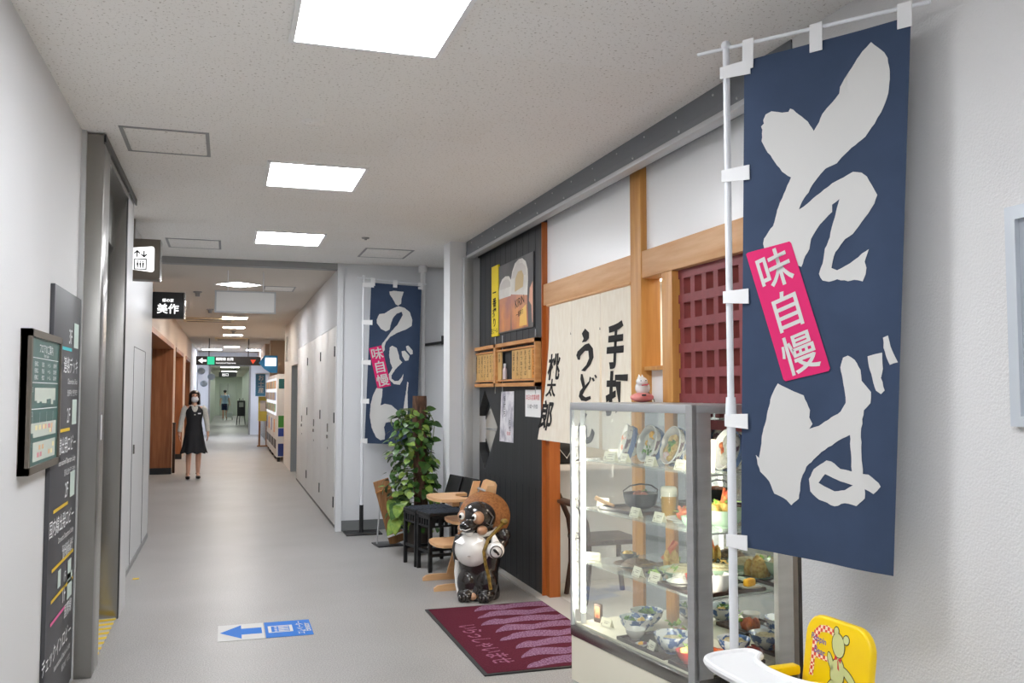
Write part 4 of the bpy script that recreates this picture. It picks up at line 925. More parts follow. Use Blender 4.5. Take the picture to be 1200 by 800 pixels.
F_ = dict(
 green=food_mat('leaf_green', (120,170,66), (62,112,40), 70), noodle=food_mat('pale_noodle', (232,222,190), (206,192,150), 110), soba=food_mat('buckwheat_noodle', (146,122,98), (104,82,64), 120),
 rice=food_mat('rice_white', (240,238,228), (220,216,202), 150), tempura=food_mat('tempura_gold', (236,204,120), (206,160,74), 60), shrimp=food_mat('shrimp_orange', (236,140,90), (216,96,60), 40),
 carrot=food_mat('salmon_orange', (230,126,66), (200,92,48), 40), egg=food_mat('egg_yellow', (252,196,50), (240,172,30), 30), broth=food_mat('broth', (150,120,70), (120,90,50), 20),
 pink=food_mat('fish_cake_pink', (240,180,190), (244,236,232), 40), nori=food_mat('nori', (28,40,30), (44,56,40), 50), curry=food_mat('curry', (214,150,60), (178,112,40), 40), lettuce=food_mat('lettuce', (186,216,110), (120,176,60), 50), beef=food_mat('beef_brown', (150,96,66), (206,120,92), 60))
BOWL = lambda r, h: [(0,.0),(r*.42,.0),(r*.44,h*.10),(r*.62,h*.22),(r*.88,h*.58),(r,h),(r*.965,h),(r*.85,h*.62),(r*.55,h*.27),(0,h*.22)]
PLATE = lambda r, h: [(0,0),(r*.6,0),(r*.62,h*.3),(r,h),(r*.98,h*1.05),(r*.6,h*.5),(0,h*.45)]
def topping(t, name, m, x, y, z, r, h, n=9, seed=0, kind='lump'):
    random.seed(seed); b = MB()
    if kind == 'noodle':
        b.ball((x,y,z), (r, r*.9, h), 16)
        for k in range(n*2):
            a = random.random()*6.28; q = random.random()*r*.75; pts = []
            for j in range(6):
                aa = a+j*.45; pts.append((x+q*math.cos(aa), y+q*math.sin(aa), z+h*(1.02-.5*(q/r)**2)+.002*(k % 3)))
            b.tube(pts, .0028, 5)
    elif kind == 'leaf':
        for k in range(n):
            a = random.random()*6.28; q = random.random()*r; c = V(x+q*math.cos(a), y+q*math.sin(a), z+random.random()*h)
            d = V(random.uniform(-1,1), random.uniform(-1,1), random.uniform(0,.8)).normalized()*r*.45; e = V(-d.y, d.x, random.uniform(-.4,.4)*r*.3).normalized()*r*.28
            b.loft([[c-d+V(0,0,.001), c-d*.2+e, c+d, c-d*.2-e], [c-d-V(0,0,.001), c-d*.2+e-V(0,0,.003), c+d-V(0,0,.003), c-d*.2-e-V(0,0,.003)]])
    elif kind == 'slice':
        for k in range(n):
            a = 6.28*k/n; b.cyl((x+r*.6*math.cos(a), y+r*.6*math.sin(a), z), (x+r*.6*math.cos(a)+.004, y+r*.6*math.sin(a), z+h), r*.34, seg=14)
    elif kind == 'shrimp':
        for k in range(n):
            a = -.6+k*.5; pts = [(x+r*(j/5-.3)*math.cos(a), y+r*(j/5-.3)*math.sin(a), z+.1*h+h*(j/5)) for j in range(6)]; b.tube(pts, r*.22, 8, r2=r*.10)
    else:
        for k in range(n):
            a = random.random()*6.28; q = random.random()*r*.7; b.ball((x+q*math.cos(a), y+q*math.sin(a), z+h*.35*random.random()), (r*random.uniform(.25,.42), r*random.uniform(.25,.42), h*random.uniform(.4,.65)), 10)
    return b.build(name, m, t, 50)
def dish(kind, name, label, cat, u, v, z, prof, m, toppings, rot=None, group=None, sy=1):
    t = thing(name, label, cat, loc3(u, v, z), 0, group, rot)
    MB().lathe(prof, seg=32, sy=sy).build(kind, m, t, 35)
    for i, (n_, mm, x, y, zz, r, h, n, kd) in enumerate(toppings): topping(t, n_, mm, x, y, zz, r, h, n, i+int(u*100), kd)
    return t
BW = 'bowls of noodles in the display case'
S1, S2, S3 = SZ; S4 = .302
# top shelf: donburi bowls tipped on their sides to show the topping, rims to the front
def tipped(u, v, label, toppings, yaw, r=.097):
    # bowl axis points out of the front glass; the rim leans back a little
    ax = (-CV*math.cos(yaw)-CU*math.sin(yaw)).normalized(); axis = (ax*math.cos(.28)+V(0,0,1)*math.sin(.28)).normalized()
    x = axis.cross(V(0,0,1)).normalized(); y = axis.cross(x)
    R = Matrix((x, y, axis)).transposed()
    t = thing('rice_bowl', label, 'rice bowl', loc3(u, v+.02, S1+.100), 0, 'tipped rice bowls on the top shelf', R.to_euler())
    B = [(a, b-.10) for a, b in BOWL(r, .10)]
    MB().lathe(B, seg=36).build('bowl', donburi_p, t, 35)
    MB().lathe([(0,-.0725),(r*.54,-.0725),(r*.84,-.037),(r*.955,-.002)], seg=36).build('inner_lining', 'porc', t, 35)
    MB().lathe([(r*1.0,-.004),(r*1.02,.0),(r*.97,.003),(r*.95,-.003)], seg=36).build('rim', 'porc', t)
    MB().lathe([(r*.90,-.052),(r*.98,-.028),(r*1.0,-.03),(r*.93,-.055)], seg=36).build('blue_band', mat('cobalt_band', (86,116,164), .2), t)
    for i, (n_, mm, xx, yy, zz, rr, h, n, kd) in enumerate(toppings): topping(t, n_, mm, xx, yy, zz, rr, h, n, i+int(u*90), kd)
tipped(.235, .17, 'tipped rice bowl with reddish topping, farthest left on the top shelf', [('rice', F_['rice'], 0,0,-.026,.085,.036,18,'lump'), ('topping', F_['shrimp'], .0,-.01,-.018,.055,.03,9,'lump')], .45)
tipped(.425, .19, 'tipped rice bowl with orange and white topping, second from left on the top shelf', [('rice', F_['rice'], 0,-.0,-.026,.085,.036,18,'lump'), ('topping', F_['egg'], .0,-.03,-.018,.055,.028,9,'lump'), ('greens', F_['green'], -.03,.03,-.005,.03,.02,8,'leaf')], .12)
tipped(.615, .20, 'tipped rice bowl with egg and a big green leaf, third on the top shelf', [('egg', F_['tempura'], 0,0,-.024,.085,.038,20,'lump'), ('greens', F_['green'], -.03,-0.01,-.002,.036,.02,14,'leaf'), ('pink_topping', F_['pink'], .02,.05,-.008,.03,.02,6,'lump')], .15)
tipped(.80, .19, 'tipped rice bowl of pale egg behind the corner post on the top shelf', [('egg', F_['tempura'], 0,0,-.024,.085,.038,20,'lump'), ('greens', F_['lettuce'], .0,0.0,-.015,.04,.02,8,'leaf')], .3)
tipped(.975, .24, 'tipped rice bowl at the right end of the top shelf behind a pale paper', [('rice', F_['rice'], 0,0,-.026,.085,.036,18,'lump'), ('topping', F_['shrimp'], 0,0,-.016,.045,.03,8,'lump')], .2)
t = thing('paper_card', 'tall pale menu card at the right end of the top shelf', 'card', loc3(1.02, .14, S1), CA-1.35); MB().box((0,0,.075), (.075,.002,.15), Matrix.Rotation(-.12,4,'X')).build('sheet', mat('pink_card', (244,226,210), .7), t)
# price cards: small folded cream cards standing on the shelves
def price_card(u, v, z, label, yaw=0, w_=.075, h=.05):
    t = thing('price_card', label, 'price card', loc3(u, v, z), CA-PI/2+yaw, 'price cards in the display case')
    a = MB(); tilt = Matrix.Rotation(-.35, 4, 'X')
    a.box((0,.008,h/2), (w_,.0015,h), tilt).box((0,.026,h/2), (w_,.0015,h), Matrix.Rotation(.35,4,'X')); a.build('card', 'card', t)
    q = MB(); f = Matrix.Translation((0,.008,h/2)) @ tilt @ Matrix.Translation((0,-.0012,0)) @ Matrix.Rotation(PI/2,4,'X')
    q.prism(sq(-w_*.40,-w_*.33,-h*.3,-h*.05), 0, f); q.prism(sq(-w_*.38,w_*.42,-h*.40,-h*.36), 0, f); q.prism(sq(-w_*.15,w_*.38,h*.12,h*.17), 0, f); q.prism(sq(-w_*.15,w_*.25,-h*.05,0), 0, f)
    q.build('printed_lines', mat('card_ink', (96,84,70), .7), t, None)
for a in (
 (.235,.10,S1,'price card before the bowl farthest left on the top shelf',.3), (.385,.085,S1,'price card before the orange topped bowl on the top shelf',-.1), (.625,.08,S1,'price card before the leaf topped bowl on the top shelf',0), (.87,.08,S1,'price card at the corner post end of the top shelf',0), (.10,.22,S1,'price card standing alone at the left end of the top shelf',.5),
 (.50,.075,S2,'price card in front of the black iron pot',0), (.70,.075,S2,'price card in front of the shrimp plate',0), (.09,.15,S2,'blank pale card at the left end of the second shelf',.4),
 (.09,.085,S3,'tilted price card at the left end of the third shelf',.7), (.52,.07,S3,'price card before the dark soba plate',-.1), (.68,.065,S3,'price card before the white noodle plate on the third shelf',.1),
 (.185,.10,S4,'pale price card before the blue bowls on the case floor',.2), (.655,.06,S4,'price card before the large blue bowl on the case floor',-.2)): price_card(*a)
# second shelf
def serving_tray(u0, u1, v0, v1, z, label):
    t = thing('serving_tray', label, 'tray', loc3((u0+u1)/2, (v0+v1)/2, z)); t.rotation_euler = CM.to_euler()
    a, b = (u1-u0)/2, (v1-v0)/2
    MB().bx(-a, a, -b, b, 0, .007, .002).build('base', 'tray', t)
    MB().bx(-a,a,-b,-b+.01,0,.018,.002).bx(-a,a,b-.01,b,0,.018,.002).bx(-a,-a+.01,-b,b,0,.018,.002).bx(a-.01,a,-b,b,0,.018,.002).build('rim', 'tray', t)
serving_tray(.13, .47, .10, .38, S2, 'dark tray under the iron pot on the second shelf')
dish('pot', 'iron_pot', 'black iron hot pot with beef on the second shelf', 'pot', .34, .23, S2+.007, [(0,.012),(.05,.012),(.078,.03),(.09,.07),(.092,.092),(.084,.09),(.07,.06),(0,.05)], M['iron'], [('beef', F_['beef'], 0,0,.078,.055,.03,14,'lump'), ('greens', F_['green'], .04,.03,.085,.02,.02,5,'leaf')])
po = [o for o in bpy.data.objects if o.get('label') == 'black iron hot pot with beef on the second shelf'][0]
MB().tube([(-.09,0,.08),(-.1,.0,.105),(-.06,0,.13),(0,0,.138),(.06,0,.13),(.1,0,.105),(.09,0,.08)], .004, 6).build('handle', 'iron', po)
t = thing('wooden_ladle', 'short pale wooden stick leaning at the left edge of the iron pot tray', 'ladle', loc3(.235,.13,S2+.018)); MB().tube([(0,0,.008),(-.03,.05,.02),(-.06,.10,.04)], .008, 8, r2=.013).build('stick', 'maple', t)
t = thing('beer_mug', 'tall beer mug with a thick foam head on the second shelf', 'beer mug', loc3(.60,.22,S2))
MB().lathe([(0,.012),(.034,.012),(.036,.02),(.038,.108),(0,.108)], seg=24).build('beer', mat('lager_gold', (226,176,70), .25, rgb2=(204,146,44), vscale=15), t)
MB().lathe([(.0,.1085),(.038,.1085),(.041,.12),(.041,.148),(.034,.156),(0,.158)], seg=24).build('foam', mat('lager_foam', (244,238,220), .6), t)
MB().lathe([(0,0),(.040,0),(.042,.012),(.0425,.135),(.0405,.135),(.0395,.014),(0,.012)], seg=24).build('glass', 'glass', t)
MB().tube([V(0,0,.115)+CU*.042, V(0,0,.122)+CU*.066, V(0,0,.08)+CU*.072, V(0,0,.04)+CU*.064, V(0,0,.035)+CU*.042], .006, 8).build('handle', 'glass', t)
dish('plate', 'shrimp_plate', 'white plate of shrimp, lettuce and lemon beside the beer mug', 'plate', .76, .20, S2, PLATE(.10,.022), M['porc'], [('shrimp', F_['shrimp'], -.01,.01,.025,.075,.04,5,'shrimp'), ('lettuce', F_['lettuce'], .03,.05,.02,.05,.05,10,'leaf'), ('lemon', F_['egg'], .03,-.05,.02,.03,.035,5,'lump')])
dish('bowl', 'salad_bowl', 'large celadon bowl of tempura shrimp salad at the right end of the second shelf', 'bowl', .955, .27, S2, BOWL(.105,.085), M['cel'], [('tempura', F_['tempura'], -.01,0,.07,.075,.06,12,'lump'), ('lettuce', F_['lettuce'], .0,-.03,.085,.06,.05,12,'leaf'), ('shrimp', F_['shrimp'], .0,0,.085,.07,.08,4,'shrimp')])
dish('bowl', 'small_cup', 'pale green glass cup behind the shrimp plate', 'cup', .89, .13, S2, BOWL(.045,.05), M['cel'], [('greens', F_['lettuce'], 0,0,.035,.03,.02,6,'leaf')])
# third shelf
dish('plate', 'soba_plate', 'round dark plate of buckwheat noodles and tempura on the third shelf', 'plate', .36, .18, S3, PLATE(.115,.03), M['blackbowl'], [('noodles', F_['soba'], 0,-.02,.02,.085,.032,16,'noodle'), ('nori', F_['nori'], .03,.05,.035,.035,.03,8,'leaf')])
dish('bowl', 'side_bowl', 'small dark bowl of yellow pickles at the left of the third shelf', 'bowl', .175, .26, S3, BOWL(.045,.05), M['blackbowl'], [('pickles', F_['tempura'], 0,0,.04,.032,.025,8,'lump'), ('greens', F_['green'], .015,.01,.05,.015,.012,4,'leaf')])
dish('plate', 'tempura_plate', 'dark plate heaped with two shrimp tempura behind the soba plate', 'plate', .43, .355, S3, PLATE(.085,.02), M['blackbowl'], [('tempura', F_['tempura'], 0,0,.03,.06,.09,12,'lump'), ('shrimp', F_['shrimp'], -.02,0,.04,.075,.09,3,'shrimp'), ('greens', F_['lettuce'], .05,.02,.03,.03,.03,6,'leaf')])
dish('plate', 'noodle_plate', 'celadon plate of pale noodles in the middle of the third shelf', 'plate', .64, .27, S3, PLATE(.12,.04), M['cel'], [('noodles', F_['noodle'], 0,0,.03,.085,.03,16,'noodle'), ('greens', F_['lettuce'], -.05,-.03,.05,.03,.02,6,'leaf')])
dish('plate', 'tempura_plate', 'green plate with a tall tempura heap behind the noodle plate', 'plate', .83, .38, S3, PLATE(.10,.022), M['cel'], [('tempura', F_['tempura'], 0,0,.03,.07,.10,14,'lump'), ('greens', F_['lettuce'], -.06,-.02,.02,.03,.03,6,'leaf')])
dish('bowl', 'side_bowl', 'small dark bowl of greens before the celadon noodle plate', 'bowl', .62, .12, S3, BOWL(.05,.035), M['blackbowl'], [('greens', F_['lettuce'], 0,0,.03,.038,.02,9,'leaf')])
serving_tray(.72, 1.045, .06, .44, S3, 'dark tray with red and white bowls at the right end of the third shelf')
dish('plate', 'noodle_plate', 'small plate of white noodles at the edge of the third shelf tray', 'plate', .80, .14, S3+.007, PLATE(.07,.02), M['porc'], [('noodles', F_['rice'], 0,0,.015,.055,.032,12,'noodle')])
dish('bowl', 'soup_bowl', 'red lacquer soup bowl with dark soup on the third shelf', 'bowl', .93, .145, S3+.007, BOWL(.066,.07), M['red'], [('soup', F_['nori'], 0,0,.045,.052,.004,1,'lump')])
MB().lathe([(0,.05),(.058,.05),(0,.0505)], seg=24).build('soup_surface', 'blackbowl', [o for o in bpy.data.objects if o.get('label','').startswith('red lacquer soup')][0])
dish('bowl', 'rice_cup', 'bright white bowl with a spotted inside on the third shelf tray', 'bowl', .985, .21, S3+.007, [(0,0),(.035,0),(.04,.006),(.05,.02),(.056,.06),(.056,.08),(.052,.08),(.046,.03),(0,.02)], M['whiteglaze'], [('rice', F_['rice'], 0,0,.055,.042,.02,8,'lump')])
t = dish('plate', 'egg_plate', 'small white plate with a block of yellow omelette on the right tray', 'plate', 1.0, .38, S3+.007, PLATE(.058,.012), M['porc'], [])
MB().box((0,0,.028), (.06,.034,.034), rotz(.4), .008, 3).build('omelette', F_['egg'], t)
dish('bowl', 'noodle_bowl', 'dark green bowl of noodles with seaweed strips behind the white bowl', 'bowl', .89, .29, S3+.007, BOWL(.085,.085), M['cel'], [('noodles', F_['noodle'], 0,0,.065,.068,.035,16,'noodle'), ('nori', F_['nori'], 0,0,.105,.03,.02,10,'leaf')])
# case floor
t = thing('food_card', 'small dark photo card of a beer at the left end of the case floor', 'card', loc3(.075,.13,S4), CA-PI/2+.25); MB().box((0,0,.05), (.055,.012,.10), None, .002).build('card', mat('dark_card', (96,74,62), .5), t)
MB().bx(-.018,.018,-.0075,-.006,.025,.085).build('photo', mat('card_photo', (222,180,120), .5, rgb2=(180,70,50), vscale=40), t)
def udon_bowl(u, v, z, label, tops, r=.09, h=.08): dish('bowl', 'noodle_bowl', label, 'bowl', u, v, z, BOWL(r,h), sometsuke, [('broth', F_['broth'], 0,0,h*.62,r*.84,.008,1,'lump')]+tops, None, BW)
udon_bowl(.235, .335, S4, 'blue and white bowl with green onion at the back left of the case floor', [('greens', F_['green'], 0,0,.06,.065,.012,22,'leaf')])
udon_bowl(.335, .20, S4, 'blue and white bowl with a red flower band in front of the back left bowl', [('greens', F_['green'], -.03,.02,.06,.04,.012,14,'leaf'), ('topping', F_['tempura'], .03,-.01,.06,.035,.02,6,'lump')])
serving_tray(.40, .80, .035, .30, S4, 'brown tray under the white cup and large blue bowl on the case floor')
dish('bowl', 'rice_cup', 'small plain white bowl on the front left of the brown tray', 'bowl', .46, .11, S4+.007, BOWL(.052,.052), M['whiteglaze'], [('rice', F_['rice'], 0,0,.032,.036,.01,5,'lump')])
dish('plate', 'pickle_dish', 'tiny dish of yellow and purple pickles on the brown tray', 'dish', .57, .075, S4+.007, PLATE(.035,.01), M['porc'], [('pickles', F_['egg'], -.008,0,.01,.016,.014,5,'lump'), ('purple_pickles', mat('purple_pickle', (120,50,90), .5), .014,0,.008,.014,.012,5,'lump')])
dish('plate', 'sashimi_plate', 'grey plate of salmon and lettuce behind the large blue bowl', 'plate', .60, .25, S4+.007, PLATE(.10,.02), mat('grey_dish', (168,176,184), .3, coat=.3), [('salmon', F_['carrot'], 0,-.01,.03,.06,.06,10,'lump'), ('lettuce', F_['lettuce'], .03,.05,.03,.05,.06,12,'leaf')])
udon_bowl(.735, .14, S4+.007, 'large blue and white bowl with pink fish cake at the front of the case floor', [('noodles', F_['noodle'], 0,0,.052,.07,.016,12,'noodle'), ('fish_cake', F_['pink'], -.02,-.01,.06,.03,.012,4,'lump'), ('greens', F_['lettuce'], .03,.02,.06,.03,.015,8,'leaf')], .094, .09)
serving_tray(.84, 1.045, .03, .43, S4, 'dark tray under the red bowl beside the corner post on the case floor')
dish('bowl', 'soup_bowl', 'red bowl heaped with yellow salad beside the corner post', 'bowl', .90, .10, S4+.007, BOWL(.058,.058), M['red'], [('salad', F_['tempura'], 0,0,.045,.044,.035,9,'lump'), ('greens', F_['lettuce'], 0,0,.06,.035,.02,8,'leaf')])
dish('plate', 'carrot_plate', 'oval white plate with orange salmon slices on the right of the case floor', 'plate', .93, .235, S4+.007, PLATE(.075,.02), M['porc'], [('salmon', F_['carrot'], -.01,0,.022,.05,.03,6,'slice')])
dish('bowl', 'side_bowl', 'small celadon bowl behind the salmon slices', 'bowl', 1.0, .30, S4+.007, BOWL(.05,.05), M['cel'], [('greens', F_['green'], 0,0,.035,.03,.01,6,'leaf')])
udon_bowl(.88, .385, S4+.007, 'white noodle bowl with a pink slice at the back right of the case floor', [('noodles', F_['noodle'], 0,0,.052,.066,.014,12,'noodle'), ('fish_cake', F_['pink'], .02,0,.06,.026,.01,3,'lump')], .08, .075)
dish('bowl', 'soup_bowl', 'dark red covered bowl in the back right corner of the case floor', 'bowl', 1.005, .395, S4+.007, [(0,0),(.03,0),(.045,.03),(.048,.045),(.03,.062),(.012,.068),(.012,.074),(0,.075)], mat('dark_red_lacquer', (110,30,28), .25, coat=.4), [])
# lucky cat on a pink cushion on top of the case
t = thing('figurine', 'white cat figurine on a pink cushion box on top of the display case', 'figurine', loc3(-.0+.10, .45, HT))
t.location = loc3(.085, .42, HT); t.rotation_euler = (0,0,.5); t.scale = (.92,.92,.80)
MB().ball((0,0,.034), (.085,.065,.034), 20).build('cushion', mat('pink_cushion', (236,110,120), .5, rgb2=(240,160,150), vscale=12), t)
MB().box((-.05,-.05,.05), (.03,.02,.012), rotz(.3), .003).build('badge', 'black', t)
b = MB(); b.ball((.005,0,.10), (.05,.045,.055), 18).ball((-.015,-.01,.145), (.038,.036,.034), 18); b.build('cat', 'whiteglaze', t, voxel=.005)
e_ = MB()
for x, y in ((-.03,-.022),(.002,-.022)): e_.cyl((x,y+.02,.168), (x-.004,y+.02,.195), .013, .001, seg=10)
e_.build('ears', 'whiteglaze', t)
MB().tube([(-.045,-.03,.118),(-.015,-.048,.122),(.02,-.034,.13)], .004, 6).build('collar', mat('pink_collar', (226,60,90), .5), t)
MB().ball((-.046,-.026,.15), .004, 8).ball((-.022,-.045,.152), .004, 8).build('eyes', 'black', t)
MB().tube([(.085,.02,.04),(.10,.02,.07),(.115,.0,.035),(.118,-.01,.0)], .0025, 6).build('cord', 'black', t)
# ------------------------------------------------------------------ black chairs with woven seats
def black_chair(loc, rz, label):
    t = thing('black_chair', label, 'chair', loc, rz, 'black woven chairs by the shop front')
    # local: front is -X, width along Y
    W_, D_, H_ = .275, .36, .50
    for x, y in ((0,-1),(0,1),(1,-1),(1,1)):
        MB().bx(x*D_-.016, x*D_+.016, y*(W_/2-.014)-.014, y*(W_/2-.014)+.014, 0, H_-.02 if x == 0 else H_-.02, .003).build('leg', 'black', t)
    fr = MB()
    for z0, z1 in ((H_-.12, H_-.105), (H_-.05, H_-.03)):
        fr.bx(-.012, .012, -W_/2, W_/2, z0, z1).bx(D_-.012, D_+.012, -W_/2, W_/2, z0, z1)
        for y in (-1, 1): fr.bx(0, D_, y*(W_/2-.014)-.01, y*(W_/2-.014)+.01, z0, z1)
    for k in range(5):
        y = -W_/2+.03+k*(W_-.06)/4; fr.bx(-.010, .010, y-.011, y+.011, H_-.106, H_-.05)
    for k in range(6):
        x = .03+k*(D_-.06)/5
        for y in (-1, 1): fr.bx(x-.013, x+.013, y*(W_/2-.014)-.008, y*(W_/2-.014)+.008, H_-.106, H_-.05)
    fr.build('apron', 'black', t)
    st = MB()
    for y in (-1, 1): st.bx(0, D_, y*(W_/2-.014)-.009, y*(W_/2-.014)+.009, .13, .155)
    st.bx(D_-.009, D_+.009, -W_/2, W_/2, .18, .205).bx(-.009,.009,-W_/2,W_/2,.16,.18); st.build('stretcher', 'black', t)
    s = MB().bx(-.022, D_+.022, -W_/2-.004, W_/2+.004, H_-.03, H_+.004, .012)
    so_ = s.build('seat_base', 'black', t)
    wv = MB()
    for i in range(9):
        for j in range(7):
            x0 = -.015+i*(D_+.03)/9; y0 = -W_/2+.004+j*(W_-.008)/7
            dx, dy = (D_+.03)/9, (W_-.008)/7
            wv.box((x0+dx/2, y0+dy/2, H_+.005), (dx*(.98 if (i+j) % 2 else .7), dy*(.7 if (i+j) % 2 else .98), .007), None, .003, 1)
    wv.build('woven_seat', mat('woven_navy', (36,44,58), .6), so_)
    bk = MB()
    for y in (-1, 1): bk.bar((D_+.0, y*(W_/2-.014), H_-.04), (D_+.10, y*(W_/2-.014), .77), .024, .024)
    bk.build('back_frame', 'black', t)
    b2 = MB(); b2.bar((D_+.045, 0, .60), (D_+.10, 0, .775), .020, W_-.004, (0,1,0), .004); b2.build('backrest', 'black', t)
    return t
c1 = black_chair((1.60, 8.05, 0), .2, 'black woven-seat chair nearest the climbing plant')
c2 = dup(c1, (1.663, 7.758, 0), .2, 'black woven-seat chair next to the wooden high chair')

# ------------------------------------------------------------------ wooden high chair
t = thing('wooden_high_chair', 'beech wood high chair with tray behind the raccoon dog statue', 'high chair', (1.56, 7.13, 0), 0)
m1 = MB()
def side(y):
    m = MB(); F = frame((0,y+.011,0), (1,0,0), (0,0,1))
    m.prism([(0,0),(.52,0),(.52,.035),(.30,.05),(.10,.052),(.03,.045),(0,.025)], .024, F)
    m.prism([(.20,.045),(.27,.045),(.49,.80),(.43,.80)], .024, F); return m
for y in (-.21, .21): side(y).build('side_frame', 'maple', t, 35)
for (x0, x1, z, nm) in ((.02,.34,.325,'footplate'), (.15,.44,.50,'seat')):
    pts = [(x1,-.205),(x1,.205),(x0+.06,.205),(x0+.015,.14),(x0,0),(x0+.015,-.14),(x0+.06,-.205)]
    MB().prism(pts, .022, Matrix.Translation((0,0,z))).build(nm, 'maple', t, 35)
pts = [(.36,-.25),(.30,-.25),(.06,-.23),(.01,-.13),(0,0),(.01,.13),(.06,.23),(.30,.25),(.36,.25),(.36,.15),(.26,.13),(.22,0),(.26,-.13),(.36,-.15)]
MB().prism(pts, .024, Matrix.Translation((0,0,.685))).build('tray', 'maple', t, 35)
MB().bx(.16, .22, -.15, .15, .64, .685, .004).build('tray_support', 'maple', t)
F = frame((.455,0,0),(0,1,0),(.28,0,1))
MB().prism([(-.20,.60),(.20,.60),(.20,.70),(.17,.77),(.10,.79),(-.10,.79),(-.17,.77),(-.20,.70)], .02, F @ Matrix.Translation((0,.02,-.17))).build('backrest', 'maple', t, 35)
bl = MB()
for k in range(9):
    z = .16+k*.07; x = .245+(z-.05)*.29
    for y in (-.224, .224): bl.cyl((x, y-.002, z), (x, y+.002, z), .006, seg=8)
bl.build('bolt_holes', 'darkwood', t)
MB().cyl((.30,-.2,.22), (.30,.2,.22), .010).cyl((.47,-.2,.74),(.47,.2,.74),.010).build('cross_rod', 'alu', t)

# ------------------------------------------------------------------ sign stand beside the plant
t = thing('sign_stand', 'leaning wooden plank sign on a small steel stand beside the plant', 'sign stand', (1.57, 9.15, 0), .1)
MB().bx(-.12, .14, -.14, .14, 0, .014, .004).build('base', 'dark', t)
MB().cyl((-.095,.02,.014), (-.07,.01,.42), .008).cyl((.10,.02,.014),(-.05,.05,.45),.008).build('rod', 'alu', t)
MB().bar((.105,-.03,.02), (-.075,-.03,.66), .16, .022, (0,1,0), .003).build('plank', 'plank', t)
MB().bar((-.043,-.04,.55), (-.047,-.04,.565), .17, .03, (0,1,0)).build('upper_batten', 'menuwood', t)
MB().bar((.083,-.042,.10), (.079,-.042,.115), .17, .03, (0,1,0)).build('lower_batten', 'tabw', t)

# ------------------------------------------------------------------ pothos on a moss pole
t = thing('climbing_plant', 'tall pothos plant climbing a bark pole in front of the alcove', 'plant', (1.79, 8.72, 0))
MB().lathe([(0,0),(.10,0),(.14,.26),(.145,.28),(.125,.28),(.12,.25),(0,.25)], seg=28).build('pot', mat('plant_pot', (70,62,56), .6), t)
MB().lathe([(0,.252),(.12,.252),(0,.256)], seg=20).build('soil', mat('soil', (52,40,30), .9), t)
bark = MB(); rg = []
random.seed(11)
for j in range(26):
    z = .25+j*1.26/25; rg.append([((.066+.008*random.random())*math.cos(2*PI*i/14)-.02*z+.05, (.066+.008*random.random())*math.sin(2*PI*i/14), z) for i in range(14)])
bark.loft(rg); bark.build('bark_pole', mat('bark', (112,82,64), .95, rgb2=(60,42,32), vscale=30, stretch=(1,1,.25), bump=.6, bscale=60), t)
M['leafA'] = mat('pothos_leaf', (66,104,40), .35, rgb2=(38,72,26), vscale=14); M['leafB'] = mat('pothos_leaf_pale', (146,168,72), .38, rgb2=(92,132,50), vscale=18)
def leaf_geo(m, c, d, up, s):
    d = Vector(d).normalized(); up = Vector(up); x = d.cross(up).normalized(); n = x.cross(d)
    prof = [(0,0),(-.10,.30),(.06,.50),(.35,.50),(.68,.33),(.88,.14),(1.0,0)]
    L_ = [c+d*(p*s)+x*(q*s)-n*(.25*p*p*s)+n*(.10*q*s) for p, q in prof]; R_ = [c+d*(p*s)-x*(q*s)-n*(.25*p*p*s)+n*(.10*q*s) for p, q in prof]
    mid = [c+d*(p*s)-n*(.25*p*p*s) for p, q in prof]
    vm = [m.bm.verts.new(v) for v in mid]
    for side_, fl in ((L_, 1), (R_, 0)):
        vs = [m.bm.verts.new(v) for v in side_]
        for i in range(6):
            q = [vm[i], vm[i+1], vs[i+1], vs[i]]
            if i == 5: q = [vm[5], vm[6], vs[5]]
            if i == 0: q = [vm[0], vm[1], vs[1]]
            m.bm.faces.new(q if fl else q[::-1])
la, lb, stm = MB(), MB(), MB()
cnt = 0
for k in range(620):
    z = .22+random.random()**.95*1.15
    wdt = .06+.20*max(0, 1-abs(z-.62)/.95)**.8
    a = random.random()*2*PI; rr_ = .06+wdt*(.35+.65*random.random())
    sx_ = 1.05; c = V(min(.17, rr_*math.cos(a)*sx_)-.05*(z > .9), rr_*math.sin(a)*.8, z)
    out = V(math.cos(a), math.sin(a), 0); d = out*random.uniform(.3,1)+V(random.uniform(-.6,.6), random.uniform(-.6,.6), random.uniform(-1.1,.1))
    up = out*random.uniform(.4,1.2)+V(0,0,random.uniform(.4,1.1)); s = random.uniform(.045,.078)
    leaf_geo(la if random.random() < .66 else lb, c, d, up, s)
    if k % 3 == 0: stm.tube([V(out.x*.05,out.y*.05,z+.02), c+V(0,0,.015), c], .0025, 5)
sp = [(.10,.0,.62),(.13,-.02,.90),(.15,-.03,1.08),(.17,-.03,1.24),(.10,-.02,1.38),(.06,0,1.44)]
stm.tube(sp, .004, 6)
for p, d in ((sp[1],(1,-.3,-.4)),(sp[2],(-1,-.3,-.2)),(sp[2],(1,-.4,.1)),(sp[3],(1,-.2,-.3)),(sp[3],(-.9,-.3,.1)),(sp[4],(1,-.2,.2)),(sp[4],(-.6,-.5,.1)),(sp[5],(-.4,-.2,.8))): leaf_geo(la, Vector(p), d, (0,-.8,1), .085)
for k in range(20):   # hanging tips at the lower left
    c = V(-.20+random.uniform(-.06,.07), -.12+random.uniform(-.08,.08), random.uniform(.28,.56)); leaf_geo(lb if k % 3 else la, c, (random.uniform(-1,.3), random.uniform(-.6,.2), -.8), (-.6,-.6,.6), random.uniform(.09,.13))
    if k % 4 == 0: stm.tube([(0,-.03,c.z+.2), (-.10,-.08,c.z+.16), c], .003, 5)
